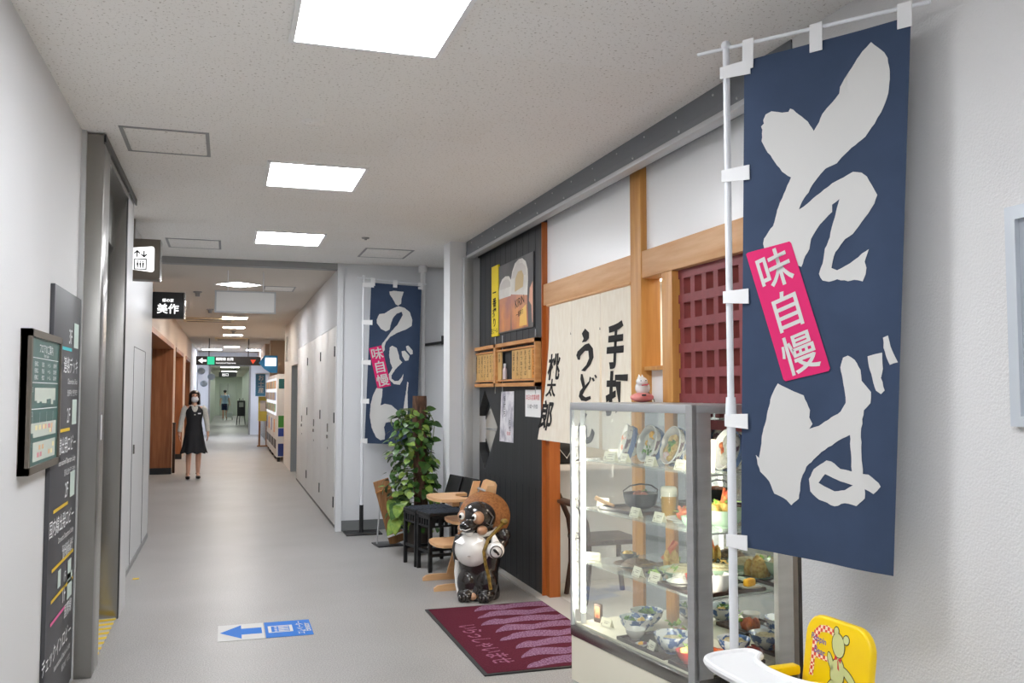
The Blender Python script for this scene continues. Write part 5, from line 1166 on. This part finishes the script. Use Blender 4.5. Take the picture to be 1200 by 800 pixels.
la.build('foliage', 'leafA', t, 60); lb.build('pale_foliage', 'leafB', t, 60); stm.build('stems', mat('stem_green', (96,110,50), .6), t)
struct('trim_20', MB().cyl((2.13,10.10,.0), (2.13,10.10,2.92), .028, seg=18).cyl((2.13,10.10,2.92), (2.13,10.10,3.0), .05, seg=18), 'white', label='white vertical pipe beside the noodle flag')

# ------------------------------------------------------------------ raccoon dog statue
t = thing('raccoon_dog_statue', 'glazed raccoon dog statue in a straw hat on the floor by the mat', 'statue', (1.835, 6.60, 0), -.50)
# local: the belly faces -Y, the head is turned a little further to its right (-X)
HM = Matrix.Translation((0,-.01,.585)) @ rotz(-.42) @ Matrix.Rotation(.10, 4, 'X') @ Matrix.Scale(1.17, 4)
hp_ = lambda x, y, z: HM @ V(x, y, z)
b = MB()
b.lathe([(0,0),(.150,0),(.160,.02),(.160,.06),(.148,.12),(.146,.20),(.162,.28),(.176,.36),(.172,.42),(.145,.48),(.105,.53),(0,.57)], seg=32, sy=.80)
b.ball((-.075,-.09,.045), (.072,.085,.05), 16).ball((.075,-.09,.045), (.072,.085,.05), 16)
b.ball((-.07,-.06,.13), (.085,.085,.11), 16).ball((.075,-.06,.13), (.085,.085,.11), 16)
b.ball(hp_(0,0,.02), (.136,.130,.116), 22, rotz(-.42)).ball(hp_(0,-.10,-.018), (.068,.088,.052), 18, rotz(-.42))
b.tube([(.15,.0,.47),(.195,-.04,.43),(.175,-.10,.40)], .05, 12, r2=.04).tube([(-.15,.03,.46),(-.178,.02,.36),(-.16,.0,.26)], .045, 12, r2=.035)
b.ball((.05,.13,.13), (.07,.08,.13), 12)
b.build('body', 'glaze', t, voxel=.008)
MB().ball((-.028,-.085,.375), (.138,.112,.128), 28).build('belly', 'whiteglaze', t)
MB().ball((-.03,-.196,.345), (.013,.006,.005), 10).build('navel', mat('grey_glaze', (170,166,160), .3), t)
fp = lambda nm, m_, parts: [MB().ball(hp_(x,y,z), tuple(1.17*q_ for q_ in r_), 14, rotz(-.42)).build(nm, m_, t) for (x,y,z), r_ in parts]
fp('face_patch', 'tanface', [((-.060,-.082,.035),(.040,.036,.042)), ((.060,-.082,.035),(.040,.036,.042)), ((-.078,-.072,-.045),(.032,.04,.03)), ((.078,-.072,-.045),(.032,.04,.03))])
fp('eye_white', 'whiteglaze', [((-.052,-.108,.043),(.021,.015,.023)), ((.052,-.108,.043),(.021,.015,.023))])
fp('pupil', mat('eye_black', (12,12,12), .15), [((-.054,-.121,.043),(.011,.006,.012)), ((.050,-.121,.043),(.011,.006,.012))])
fp('nose', mat('eye_black', (12,12,12), .15), [((0,-.172,.0),(.022,.014,.014))])
MB().tube([hp_(-.042,-.145,-.022), hp_(-.02,-.168,-.030), hp_(0,-.174,-.024), hp_(.02,-.168,-.030), hp_(.042,-.145,-.022)], .0045, 6).build('mouth', 'whiteglaze', t)
MB().tube([hp_(.105,-.03,.07), hp_(.125,-.01,.03), hp_(.112,-.03,-.02), hp_(.095,-.05,.0)], .006, 6).build('ear_outline', mat('ear_grey', (90,88,88), .3), t)
fp('tan_patch', 'tanface', [((-.035-.03,-.118,-.445),(.036,.022,.026)), ((.045-.03,-.14,-.455),(.038,.022,.026))])
sc = MB(); pts = [(.128*math.cos(a), .0+.112*math.sin(a), .51+.025*math.sin(a)) for a in [i*2*PI/24 for i in range(24)]]
sc.tube(pts, .017, 8, closed=True).build('scarf', 'whiteglaze', t)
sc = MB(); kx, ky, kz = -.045, -.125, .50
sc.loft([[(kx-.02,ky,kz),(kx+.03,ky,kz),(kx+.03,ky+.03,kz),(kx-.02,ky+.03,kz)], [(kx-.10,ky-.055,kz-.055),(kx-.035,ky-.065,kz-.075),(kx-.035,ky-.03,kz-.075),(kx-.10,ky-.02,kz-.055)]])
sc.loft([[(kx-.02,ky,kz),(kx+.03,ky,kz),(kx+.03,ky+.03,kz),(kx-.02,ky+.03,kz)], [(kx+.04,ky-.06,kz-.07),(kx+.11,ky-.04,kz-.05),(kx+.11,ky-.01,kz-.05),(kx+.04,ky-.025,kz-.07)]])
sc.loft([[(kx-.02,ky-.012,kz),(kx+.025,ky-.012,kz),(kx+.025,ky+.01,kz),(kx-.02,ky+.01,kz)], [(kx-.015,ky-.03,kz+.065),(kx+.005,ky-.03,kz+.07),(kx+.005,ky-.015,kz+.07),(kx-.015,ky-.015,kz+.065)]])
sc.ball((kx,ky-.005,kz), (.032,.03,.026), 12).build('scarf_knot', 'whiteglaze', t)
# hat: broad straw disc worn tipped back, its underside showing behind the head
R = Matrix.Translation((.025,.08,.615)) @ rotz(.25) @ Matrix.Rotation(math.radians(62),4,'X') @ Matrix.Diagonal((.92,.92,.95,1))
ho = MB().lathe([(.0,.085),(.03,.082),(.13,.045),(.205,-.018),(.214,-.028),(.208,-.034),(.13,.028),(.03,.066),(0,.07)], seg=44, m=R).build('straw_hat', 'straw', t, 50)
hr = MB()
for k in range(60):
    a = 2*PI*k/60; hr.tube([R @ V(.05*math.cos(a), .05*math.sin(a), .058), R @ V(.13*math.cos(a), .13*math.sin(a), .026), R @ V(.206*math.cos(a), .206*math.sin(a), -.037)], .0036, 4)
hr.build('straw_ribs', mat('straw_dark', (134,84,44), .7), ho)
fl = MB(); fl.ball((.155,-.135,.385), (.068,.05,.062), 20).cyl((.155,-.13,.43), (.125,-.09,.49), .034, .018, 14); fo = fl.build('flask', 'whiteglaze', t)
FF = frame((.172,-.1870,.380), (1,.30,0), (0,0,1))
MB().lathe([(.040,0),(.047,0),(.047,.003),(.040,.003),(.040,0)], seg=32, m=FF).build('round_mark', 'ink', fo)
MB().prism([(-.026,.020),(-.008,.024),(.008,.008),(.018,-.004),(.026,-.020),(.012,-.024),(.004,-.010),(-.014,.0)], .004, FF).build('brush_mark', 'ink', fo, None)
MB().tube([(.185,.0,.56),(.15,-.08,.52),(.10,-.145,.46),(.075,-.165,.38),(.085,-.150,.28),(.105,-.145,.20),(.125,-.155,.10)], .013, 8).ball((.195,.0,.575), (.032,.026,.024), 12).build('rope', mat('old_gold', (150,124,50), .4, rgb2=(104,80,30), vscale=50), t)
MB().ball((.205,-.05,.485), (.046,.04,.05), 16).build('raised_paw', 'glaze', t)
for sx_ in (-1,1):
    for k in range(3): MB().ball((sx_*.075+(k-1)*.028, -.165, .03), (.017,.02,.026), 10).build('toe', 'glaze', t)
MB().tube([(-.155,-.03,.28),(-.168,-.02,.20),(-.155,-.05,.10),(-.14,-.07,.05)], .024, 8, r2=.014).build('pale_flank', 'whiteglaze', t)

# ------------------------------------------------------------------ yellow high chair with white tray
t = thing('baby_high_chair', 'yellow plastic baby chair with a white tray at the lower right corner', 'high chair', (1.62, 2.35, 0), .05)
t.scale = (1, 1, 1.04)
# local: faces -X
F = frame((.065,0,0), (0,1,0), (.14,0,1))       # back plane, x -> +Y
def rrect(x0, x1, z0, z1, r0, r1, n=7):
    P = []
    for cx, cz, a, r_ in ((x1-r1,z1-r1,0,r1),(x0+r1,z1-r1,90,r1),(x0+r0,z0+r0,180,r0),(x1-r0,z0+r0,270,r0)):
        for k in range(n): P.append((cx+r_*math.cos(math.radians(a+90*k/(n-1))), cz+r_*math.sin(math.radians(a+90*k/(n-1)))))
    return P
bm_ = MB().prism(rrect(-.145,.145,.38,.825,.03,.07), .030, F @ Matrix.Translation((0,0,-.0))).bm
es = [e for e in bm_.edges if len(e.link_faces) == 2 and e.calc_face_angle(0) > .9]
bmesh.ops.bevel(bm_, geom=es, offset=.010, segments=3, affect='EDGES', profile=.5)
q = MB(); q.bm = bm_; bk = q.build('backrest', 'yellow', t, 50)
BF = F @ Matrix.Translation((0,0,-.0006)) @ Matrix.Scale(-1,4,(1,0,0))     # print on the front (-X): x runs to -Y so it reads from the front
G = lambda k: Matrix.Translation((0,0,-.0004*k))
# printed picture: a chequered letter, two words and a small bear
ck = mat('gingham_print', (236,90,70), .5); nt = ck.node_tree; N = nt.nodes.new
chk = N('ShaderNodeTexChecker'); chk.inputs['Scale'].default_value = 95; chk.inputs['Color1'].default_value = lin((232,84,60)); chk.inputs['Color2'].default_value = lin((250,226,190))
tc = N('ShaderNodeTexCoord'); nt.links.new(tc.outputs['Object'], chk.inputs['Vector']); nt.links.new(chk.outputs['Color'], nt.nodes['Principled BSDF'].inputs['Base Color'])
pr = MB(); PX = BF @ Matrix.Translation((-.004,.745,0)) @ Matrix.Scale(.86,4) @ Matrix.Translation((0,-.70,0))
pr.prism([(-.122,.58),(-.100,.58),(-.098,.645),(-.02,.645),(-.015,.662),(-.097,.662),(-.094,.715),(-.075,.737),(-.04,.742),(-.01,.735),(-.01,.757),(-.045,.765),(-.085,.758),(-.113,.735),(-.118,.70)], 0, PX)
pr.build('gingham_letter', ck, bk, None)
pv = mat('print_violet', (96,84,170), .5); line(bk, 'Poppin', .030, PX @ G(1) @ Matrix.Translation((-.085,.712,0)) @ rotz(-.10), .012, material=pv); line(bk, 'Bear', .032, PX @ G(1) @ Matrix.Translation((-.075,.672,0)) @ rotz(-.08), .010, material=pv)
bear_o, bear = MB(), MB()
def blob(cx, cz, rx, rz_, a=0, n=18):
    ca, sa = math.cos(a), math.sin(a)
    for m_, e_, k in ((bear_o, .0035, 0), (bear, 0, 0)):
        m_.prism([(cx+(rx+e_)*math.cos(2*PI*i/n)*ca-(rz_+e_)*math.sin(2*PI*i/n)*sa, cz+(rx+e_)*math.cos(2*PI*i/n)*sa+(rz_+e_)*math.sin(2*PI*i/n)*ca) for i in range(n)], 0, PX @ G(2 if m_ is bear_o else 3))
blob(.018,.712,.030,.040,.35); blob(.003,.757,.011,.013); blob(.055,.738,.014,.014); blob(.024,.622,.034,.050); blob(.082,.622,.044,.013,-.55); blob(-.014,.652,.011,.030,.5); blob(-.008,.560,.018,.040,-.5); blob(.042,.545,.015,.042,.1); blob(-.034,.552,.014,.014)
bear_o.build('bear_outline', mat('print_olive', (70,66,30), .5), bk, None); bear.build('bear_print', mat('print_pale_green', (206,210,146), .5), bk, None)
pr_ = mat('print_red', (214,60,60), .5)
MB().prism([(.022,.667),(.006,.680),(.004,.660)], 0, PX @ G(4)).prism([(.022,.667),(.040,.676),(.038,.656)], 0, PX @ G(4)).prism([(.020,.664),(.024,.664),(.034,.630),(.024,.636)], 0, PX @ G(4)).build('red_bow_print', pr_, bk, None)
# seat, arms, tray, legs
MB().bx(-.14,.115,-.145,.145,.36,.395,.012).build('seat', 'yellow', t)
for y in (-.155,.155):
    MB().bx(-.055,.145,y-.02,y+.02,.625,.655,.008).build('armrest', 'yellow', t)
    MB().bx(-.04,.14,y-.013,y+.013,.585,.625,.006).build('arm_rail', 'greyplastic', t)
tr = []
outer = [(.02,.215),(-.02,.225),(-.16,.225),(-.225,.19),(-.25,.12),(-.255,0),(-.25,-.12),(-.225,-.19),(-.16,-.225),(-.02,-.225),(.02,-.215)]
inner = [(.022,-.165),(-.01,-.15),(-.045,-.12),(-.07,-.06),(-.075,0),(-.07,.06),(-.045,.12),(-.01,.15),(.022,.165)]
def chaikin(P, it=3):
    for _ in range(it): P = [c for i in range(len(P)) for c in ((P[i][0]*.75+P[(i+1) % len(P)][0]*.25, P[i][1]*.75+P[(i+1) % len(P)][1]*.25), (P[i][0]*.25+P[(i+1) % len(P)][0]*.75, P[i][1]*.25+P[(i+1) % len(P)][1]*.75))]
    return P
loop = chaikin([(x*.78, y) for x, y in outer+inner])
b_ = MB().prism(loop, .018, Matrix.Translation((0,0,.672))).bm
q = MB(); q.bm = b_; tro = q.build('tray', 'white', t, 35)
rim = MB(); rim.tube([(x,y,.688) for x, y in loop], .011, 8, closed=True); rim.build('tray_rim', 'white', tro)
MB().bx(-.15,-.06,-.03,.03,.64,.672).build('tray_bracket', 'white', t)
for y in (-1,1):
    MB().tube([(-.03,y*.16,.60),(-.10,y*.20,.30),(-.17,y*.23,.02)], .013, 10).build('leg', 'greyplastic', t)
    MB().tube([(.12,y*.165,.60),(.19,y*.20,.30),(.26,y*.23,.02)], .013, 10).build('leg', 'greyplastic', t)
    MB().tube([(-.04,y*.165,.60),(.13,y*.165,.60)], .012, 8).build('side_tube', 'greyplastic', t)
MB().cyl((-.165,-.23,.03),(-.165,.23,.03),.012).cyl((.255,-.23,.03),(.255,.23,.03),.012).build('cross_tube', 'greyplastic', t)
MB().tube([(.19,-.13,.56),(.215,-.13,.62),(.215,.13,.62),(.19,.13,.56)], .004, 6).build('wire_loop', 'alu', t)
# ------------------------------------------------------------------ far corridor things
def vending(y0, label, tone):
    t = thing('vending_machine', label, 'vending machine', (1.06, y0, 0), 0, 'vending machines in the far corridor')
    MB().bx(0, .66, 0, 1.14, .10, 1.95, .01).build('body', mat('vend_white', (232,232,232), .35), t)
    for x, y in ((.06,.06),(.6,.06),(.06,1.08),(.6,1.08)): MB().cyl((x,y,0),(x,y,.10),.03,seg=10).build('foot', 'dark', t)
    dw = MB().bx(-.012, 0, .08, 1.06, 1.02, 1.86).build('display_window', lamp_mat('lit_vend', (240,244,250), .9), t)
    for k, c in enumerate(((150,176,150),(160,176,206),(226,180,146))):
        m = MB()
        for r_ in range(3):
            for q_ in range(8):
                if (r_+q_) % 3 == k: m.cyl((-.016,.15+q_*.115,1.10+r_*.26),(-.016,.15+q_*.115,1.28+r_*.26),.033,seg=8)
        m.build('sample_drinks', mat('can_%d' % k, c, .4), dw)
    MB().bx(-.010, 0, .1, 1.04, .28, .48, .004).build('pickup_flap', 'dark', t)
    MB().bx(-.010, 0, .82, 1.02, .62, .92, .004).build('coin_panel', mat('panel_%s' % tone, (236,150,70) if tone == 'a' else (80,110,190), .4), t)
    g = MB().bx(.04, .62, -.004, 0, 1.62, 1.84); g.build('teal_patch', mat('patch_teal', (36,110,110), .5), t)
    MB().bx(.04, .62, -.004, 0, .76, 1.02).build('green_patch', mat('patch_green', (70,150,60), .5), t)
    MB().bx(.04, .62, -.004, 0, .56, .74).build('blue_patch', mat('patch_blue', (44,70,160), .5), t)
    MB().bx(.04, .62, -.004, 0, .12, .40).build('navy_patch', mat('patch_navy', (40,60,130), .5), t)
    return t
vending(20.65, 'white vending machine nearest the viewer with coloured side patches', 'a')
vending(21.95, 'white vending machine second in the row along the right wall', 'b')
vending(23.25, 'white vending machine third in the row along the right wall', 'a')
vending(24.5, 'white vending machine last in the row by the beige pillar', 'b')
t = thing('leaflet_stand', 'yellow leaflet stand on wooden legs beyond the vending machines', 'stand', (1.0, 26.6, 0), 0)
MB().bx(-.14,.14,-.05,.05,.72,1.42,.01).build('yellow_board', mat('stand_yellow', (236,222,110), .5), t)
MB().bx(-.10,.10,-.06,-.05,1.0,1.3).build('leaflets', 'paper', t)
for x in (-.10,.10): MB().bx(x-.025,x+.025,-.03,.03,0,.74).build('leg', 'plank', t)
MB().bx(-.16,.16,-.12,.12,0,.03).build('base', 'plank', t)
t = thing('counter', 'low grey counter along the right side of the far hall', 'counter', (1.15, 28.2, 0))
MB().bx(0,.5,0,5.6,.02,.95,.01).build('body', mat('counter_grey', (196,200,204), .4), t)
MB().bx(-.03,.53,-.03,5.63,.95,1.0,.01).build('top', 'white', t)
sl = MB()
for k in range(24): sl.bx(-.006,0,.1+k*.23,.13+k*.23,.06,.92)
sl.build('slats', 'trimgrey', t)
t = thing('easel_sign', 'dark folding sign on the floor by the end passage', 'sign', (.62, 44, 0), .2)
MB().bar((-.18,0,0),(-.05,.0,1.25),.03,.03).bar((.22,0,0),(.10,0,1.25),.03,.03).bar((.02,.35,0),(.02,.0,1.2),.03,.03).build('leg', 'dark', t)
MB().box((.02,-.03,.78),(.36,.02,.72),Matrix.Rotation(-.06,4,'X')).build('board', 'signdark', t)
MB().box((.02,-.045,.95),(.2,.006,.22),Matrix.Rotation(-.06,4,'X')).build('sheet', 'paper', t)
t = thing('door_post', 'thin dark post beside the first wooden entrance behind the woman', 'post', (-.955, 18.42, 0))
MB().bx(-.025,.025,-.025,.025,0,.95,.004).build('post', 'darkwood', t)
MB().bx(-.028,.028,-.028,.028,.93,.96).build('cap', 'dark', t)

# ------------------------------------------------------------------ people
def skin_mesh(name, verts, edges, root, material, parent, sub=2):
    me = bpy.data.meshes.new(name); keys = list(verts); ix = {k: i for i, k in enumerate(keys)}
    me.from_pydata([verts[k][0] for k in keys], [(ix[a], ix[b]) for a, b in edges], [])
    o = bpy.data.objects.new(name, me); COL.objects.link(o)
    md = o.modifiers.new('skin', 'SKIN'); md.use_smooth_shade = True
    for k in keys:
        sv = me.skin_vertices[0].data[ix[k]]; r_ = verts[k][1]; sv.radius = (r_, r_) if not hasattr(r_, '__len__') else r_
        sv.use_root = (k == root)
    s_ = o.modifiers.new('sub', 'SUBSURF'); s_.levels = sub; s_.render_levels = sub
    bpy.context.view_layer.update()
    m2 = bpy.data.meshes.new_from_object(o.evaluated_get(bpy.context.evaluated_depsgraph_get()))
    o.modifiers.clear(); o.data = m2; bpy.data.meshes.remove(me); m2.name = name; m2.materials.clear(); m2.materials.append(M[material]); m2.shade_smooth()
    o.parent = parent; return o
def hand(vv, ee, wrist, side, tag_):   # palm and five fingers hanging down from the wrist
    w0 = Vector(wrist); s = side
    vv['palm'+tag_] = (w0+V(0,-.006,-.055), (.018,.032)); ee.append(('wr'+tag_, 'palm'+tag_))
    for i, (dy, L_) in enumerate(((-.030,.060),(-.010,.072),(.010,.068),(.028,.052))):
        a = w0+V(0, dy-.006, -.085); b = a+V(-s*.006,-.003,-L_*.5); c = b+V(-s*.016,-.006,-L_*.45)
        for n_, p, r_ in (('k',a,.010),('m',b,.0085),('t',c,.007)): vv['f%d%s%s' % (i,n_,tag_)] = (p, r_)
        ee += [('palm'+tag_, 'f%dk%s' % (i,tag_)), ('f%dk%s' % (i,tag_), 'f%dm%s' % (i,tag_)), ('f%dm%s' % (i,tag_), 'f%dt%s' % (i,tag_))]
    a = w0+V(-s*.004,-.040,-.045); b = a+V(-s*.010,-.012,-.030)
    vv['th1'+tag_] = (a, .011); vv['th2'+tag_] = (b, .008); ee += [('palm'+tag_, 'th1'+tag_), ('th1'+tag_, 'th2'+tag_)]
def person_body(t, H, joints, female):
    vv, ee = {}, []
    J = {k: Vector(p)*H/1.58 for k, p in joints.items()}; q = H/1.58
    R_ = dict(pelvis=.105, waist=.085, chest=.10, neckb=.055, neck=.045, chin=(.055,.06), head=(.074,.088), crown=(.06,.075), hipL=.075, hipR=.075, knL=.052, knR=.052, cfL=.05, cfR=.05, anL=.033, anR=.033, heL=.035, heR=.035, toL=.026, toR=.026, shL=.05, shR=.05, elL=.036, elR=.036, wrL=.023, wrR=.023)
    for k, p in J.items(): vv[k] = (p, tuple(x*q for x in R_[k]) if isinstance(R_[k], tuple) else R_[k]*q)
    ee = [('pelvis','waist'),('waist','chest'),('chest','neckb'),('neckb','neck'),('neck','chin'),('chin','head'),('head','crown')]
    for s in 'LR': ee += [('pelvis','hip'+s),('hip'+s,'kn'+s),('kn'+s,'cf'+s),('cf'+s,'an'+s),('an'+s,'to'+s),('chest','sh'+s),('sh'+s,'el'+s),('el'+s,'wr'+s)]
    vv = {k: v for k, v in vv.items() if k not in ('heL','heR')}
    hand(vv, ee, J['wrL'], 1, 'L'); hand(vv, ee, J['wrR'], -1, 'R')
    return skin_mesh('body', vv, ee, 'pelvis', 'skin', t), J
base_j = dict(pelvis=(0,0,.84), waist=(0,.005,1.0), chest=(0,.01,1.19), neckb=(0,.015,1.30), neck=(0,.01,1.345), chin=(0,-.015,1.40), head=(0,-.008,1.47), crown=(0,0,1.525),
 hipL=(.085,0,.80), hipR=(-.085,0,.80), knL=(.082,-.01,.45), knR=(-.085,-.05,.45), cfL=(.082,.015,.33), cfR=(-.088,-.02,.33), anL=(.08,.02,.085), anR=(-.09,-.02,.085), toL=(.085,-.12,.035), toR=(-.105,-.16,.035),
 shL=(.155,.01,1.255), shR=(-.155,.01,1.255), elL=(.215,.03,1.02), elR=(-.215,.03,1.02), wrL=(.235,-.01,.82), wrR=(-.245,-.01,.82))
def clothes(t, J, vest, shirt, legwear, skirt, hairlen, H):
    q = H/1.58
    def E(zs): return [(z*q, rx*q, ry*q, cx*q, cy*q) for z, rx, ry, cx, cy in zs]
    MB().ell(E([(.845,.150,.118,0,0),(.90,.146,.115,0,0),(.99,.128,.102,0,.003),(1.08,.135,.108,0,.004),(1.17,.152,.116,0,.004),(1.235,.150,.105,0,.008),(1.275,.118,.085,0,.012),(1.30,.075,.065,0,.014)]), 28).build('vest' if skirt else 'shirt', vest, t, 60)
    for s, sx_ in (('L',1),('R',-1)):
        sl = MB().tube([J['sh'+s]+V(-sx_*.03,0,.015)*q, J['sh'+s]+V(sx_*.012,0,-.02)*q, (J['sh'+s]+J['el'+s])/2+V(sx_*.006,0,0), J['el'+s], (J['el'+s]+J['wr'+s])/2+V(0,-.004,0), J['wr'+s]+V(0,0,.02)*q] if skirt else [J['sh'+s]+V(-sx_*.03,0,.015)*q, J['sh'+s]+V(sx_*.012,0,-.02)*q, (J['sh'+s]+J['el'+s])/2], .060*q, 14, r2=.036*q if skirt else .055*q)
        sl.build('sleeve', shirt, t, 60)
    if skirt:
        n = 48; rings = []
        for z, r_, fl in ((.90,.128,0),(.84,.152,0),(.72,.172,.004),(.58,.192,.012),(.46,.222,.022)):
            rings.append([((r_+fl*math.cos(9*2*PI*i/n))*math.cos(2*PI*i/n)*q, (r_*.82+fl*math.cos(9*2*PI*i/n))*math.sin(2*PI*i/n)*q, (z-.012*math.cos(9*2*PI*i/n)*(fl > 0))*q) for i in range(n)])
        MB().loft(rings).build('skirt', 'blackcloth', t, 60)
        for s, sx_ in (('L',1),('R',-1)):
            MB().loft([[(J['neckb']+V(sx_*a, -.075+b*.02, c)*q) for a, b, c in p] for p in ([(.005,-1,-.03),(.06,0,.0),(.065,2,.02),(.02,1,.012)], [(.005,-1.6,-.03),(.06,-.6,.0),(.065,1.4,.02),(.02,.4,.012)])]).build('collar', 'shirt', t)
        MB().bx(.05*q,.10*q,-.122*q,-.116*q,1.155*q,1.175*q).build('name_badge', 'white', t)
        MB().ell(E([(1.135,.012,.006,0,-.107),(1.25,.05,.012,0,-.088),(1.285,.055,.012,0,-.07)]), 14).build('blouse_front', 'shirt', t)
    else:
        MB().ell(E([(.90,.135,.105,0,0),(.84,.15,.115,0,0),(.78,.16,.12,0,0),(.76,.15,.11,0,0)]), 24).tube([J['hipL']+V(0,0,.02), J['hipL']*.6+J['knL']*.4, J['knL']+V(0,0,.06*q)], .092*q, 14, r2=.085*q).tube([J['hipR']+V(0,0,.02), J['hipR']*.6+J['knR']*.4, J['knR']+V(0,0,.06*q)], .092*q, 14, r2=.085*q).build('shorts', legwear, t, 60)
    for s in 'LR':
        a, o_ = J['an'+s], J['to'+s]; d = (o_-a); d.z = 0; d.normalize(); ang = math.atan2(d.x, -d.y)
        m = MB(); mm = rotz(ang)
        m.ball(V(a.x,a.y,.04)-V(-d.x,-d.y,0)*.065*1.0+V(0,0,-.004), (.040*q,.125*q,.034*q), 16, mm)
        m.box(V(a.x,a.y,.02)-d*.035, (.05*q,.05*q,.04), mm, .008)
        if skirt: m.lathe([(.036*q,.085*q),(.040*q,.092*q),(.036*q,.10*q)], (a.x,a.y,0), 14)
        m.build('shoe', 'shoes' if skirt else 'white', t, 50)
woman = thing('person', 'woman in black vest, skirt and white mask walking towards us by the wooden entrances', 'person', (-.55, 17.06, 0), .12)
_, J = person_body(woman, 1.58, base_j, True)
clothes(woman, J, 'blackcloth', 'shirt', 'blackcloth', True, .2, 1.58)
hd = J['head']
# hair: bob to the shoulders, open over the face
hb = bmesh.new(); bmesh.ops.create_uvsphere(hb, u_segments=36, v_segments=24, radius=1)
for v in hb.verts:
    x, y, z = v.co
    k = 1.0
    if z < 0: x, y = x/max(.25, math.sqrt(1-z*z)) if abs(z) < .97 else x, y/max(.25, math.sqrt(1-z*z)) if abs(z) < .97 else y; x *= .96+.12*(-z); y *= .9
    v.co = V(x*.098, y*.112+.012, z*(.098 if z > 0 else .19))
dl_ = [f for f in hb.faces if (f.calc_center_median().y < -.035 and f.calc_center_median().z < .048 and abs(f.calc_center_median().x) < .062) or f.calc_center_median().z < -.168]
bmesh.ops.delete(hb, geom=dl_, context='FACES')
bmesh.ops.solidify(hb, geom=list(hb.faces), thickness=.012)
q = MB(); q.bm.free(); q.bm = hb
q.build('hair', 'hair', woman, 60, loc=hd+V(0,.004,.012))
mk = bmesh.new(); bmesh.ops.create_uvsphere(mk, u_segments=28, v_segments=20, radius=1)
for v in mk.verts: v.co = V(v.co.x*.070, v.co.y*.095-.006, v.co.z*.062)
bmesh.ops.delete(mk, geom=[f for f in mk.faces if f.calc_center_median().y > -.028], context='FACES')
q = MB(); q.bm.free(); q.bm = mk; q.build('face_mask', 'mask', woman, 60, loc=hd+V(0,-.012,-.052))
fc = MB()
for sx_ in (-1,1): fc.ball(hd+V(sx_*.030,-.088,.012), (.013,.006,.006), 10).box(hd+V(sx_*.030,-.087,.032), (.030,.006,.004), Matrix.Rotation(-sx_*.1,4,'Y'))
fc.build('eyes_and_brows', 'hair', woman)
MB().ball(hd+V(0,-.094,-.006), (.011,.012,.016), 10).build('nose', 'skin', woman)
man = thing('person', 'man in a pale blue shirt and navy shorts walking away at the far end', 'person', (-.10, 52.5, 0), PI)
_, J = person_body(man, 1.68, base_j, False)
M['blueshirt'] = mat('pale_blue_shirt', (170,196,226), .8); M['navyshorts'] = mat('navy_shorts', (40,50,86), .8)
clothes(man, J, 'blueshirt', 'blueshirt', 'navyshorts', False, 0, 1.68)
hd = J['head']
MB().ball(hd+V(0,.012,.022), (.092,.105,.092), 18).build('hair', 'hair', man)
fc = MB()
for sx_ in (-1,1): fc.ball(hd+V(sx_*.032,-.10,.0), (.013,.006,.006), 10)
fc.build('eyes', 'hair', man); MB().ball(hd+V(0,-.105,-.02), (.012,.014,.018), 10).build('nose', 'skin', man)
t = thing('hand_cart', 'small pale hand cart beside the man at the far end', 'cart', (.16, 52.2, 0))
MB().bx(-.16,.16,-.2,.2,.14,.42,.02).build('box', mat('cart_pale', (216,220,222), .5), t)
for x in (-.14,.14): MB().cyl((x-.015,0,.07),(x+.015,0,.07),.07,seg=16).build('wheel', 'dark', t)
MB().tube([(-.13,-.2,.4),(-.13,-.26,.92),(.13,-.26,.92),(.13,-.2,.4)], .012, 8).build('handle', 'alu', t)
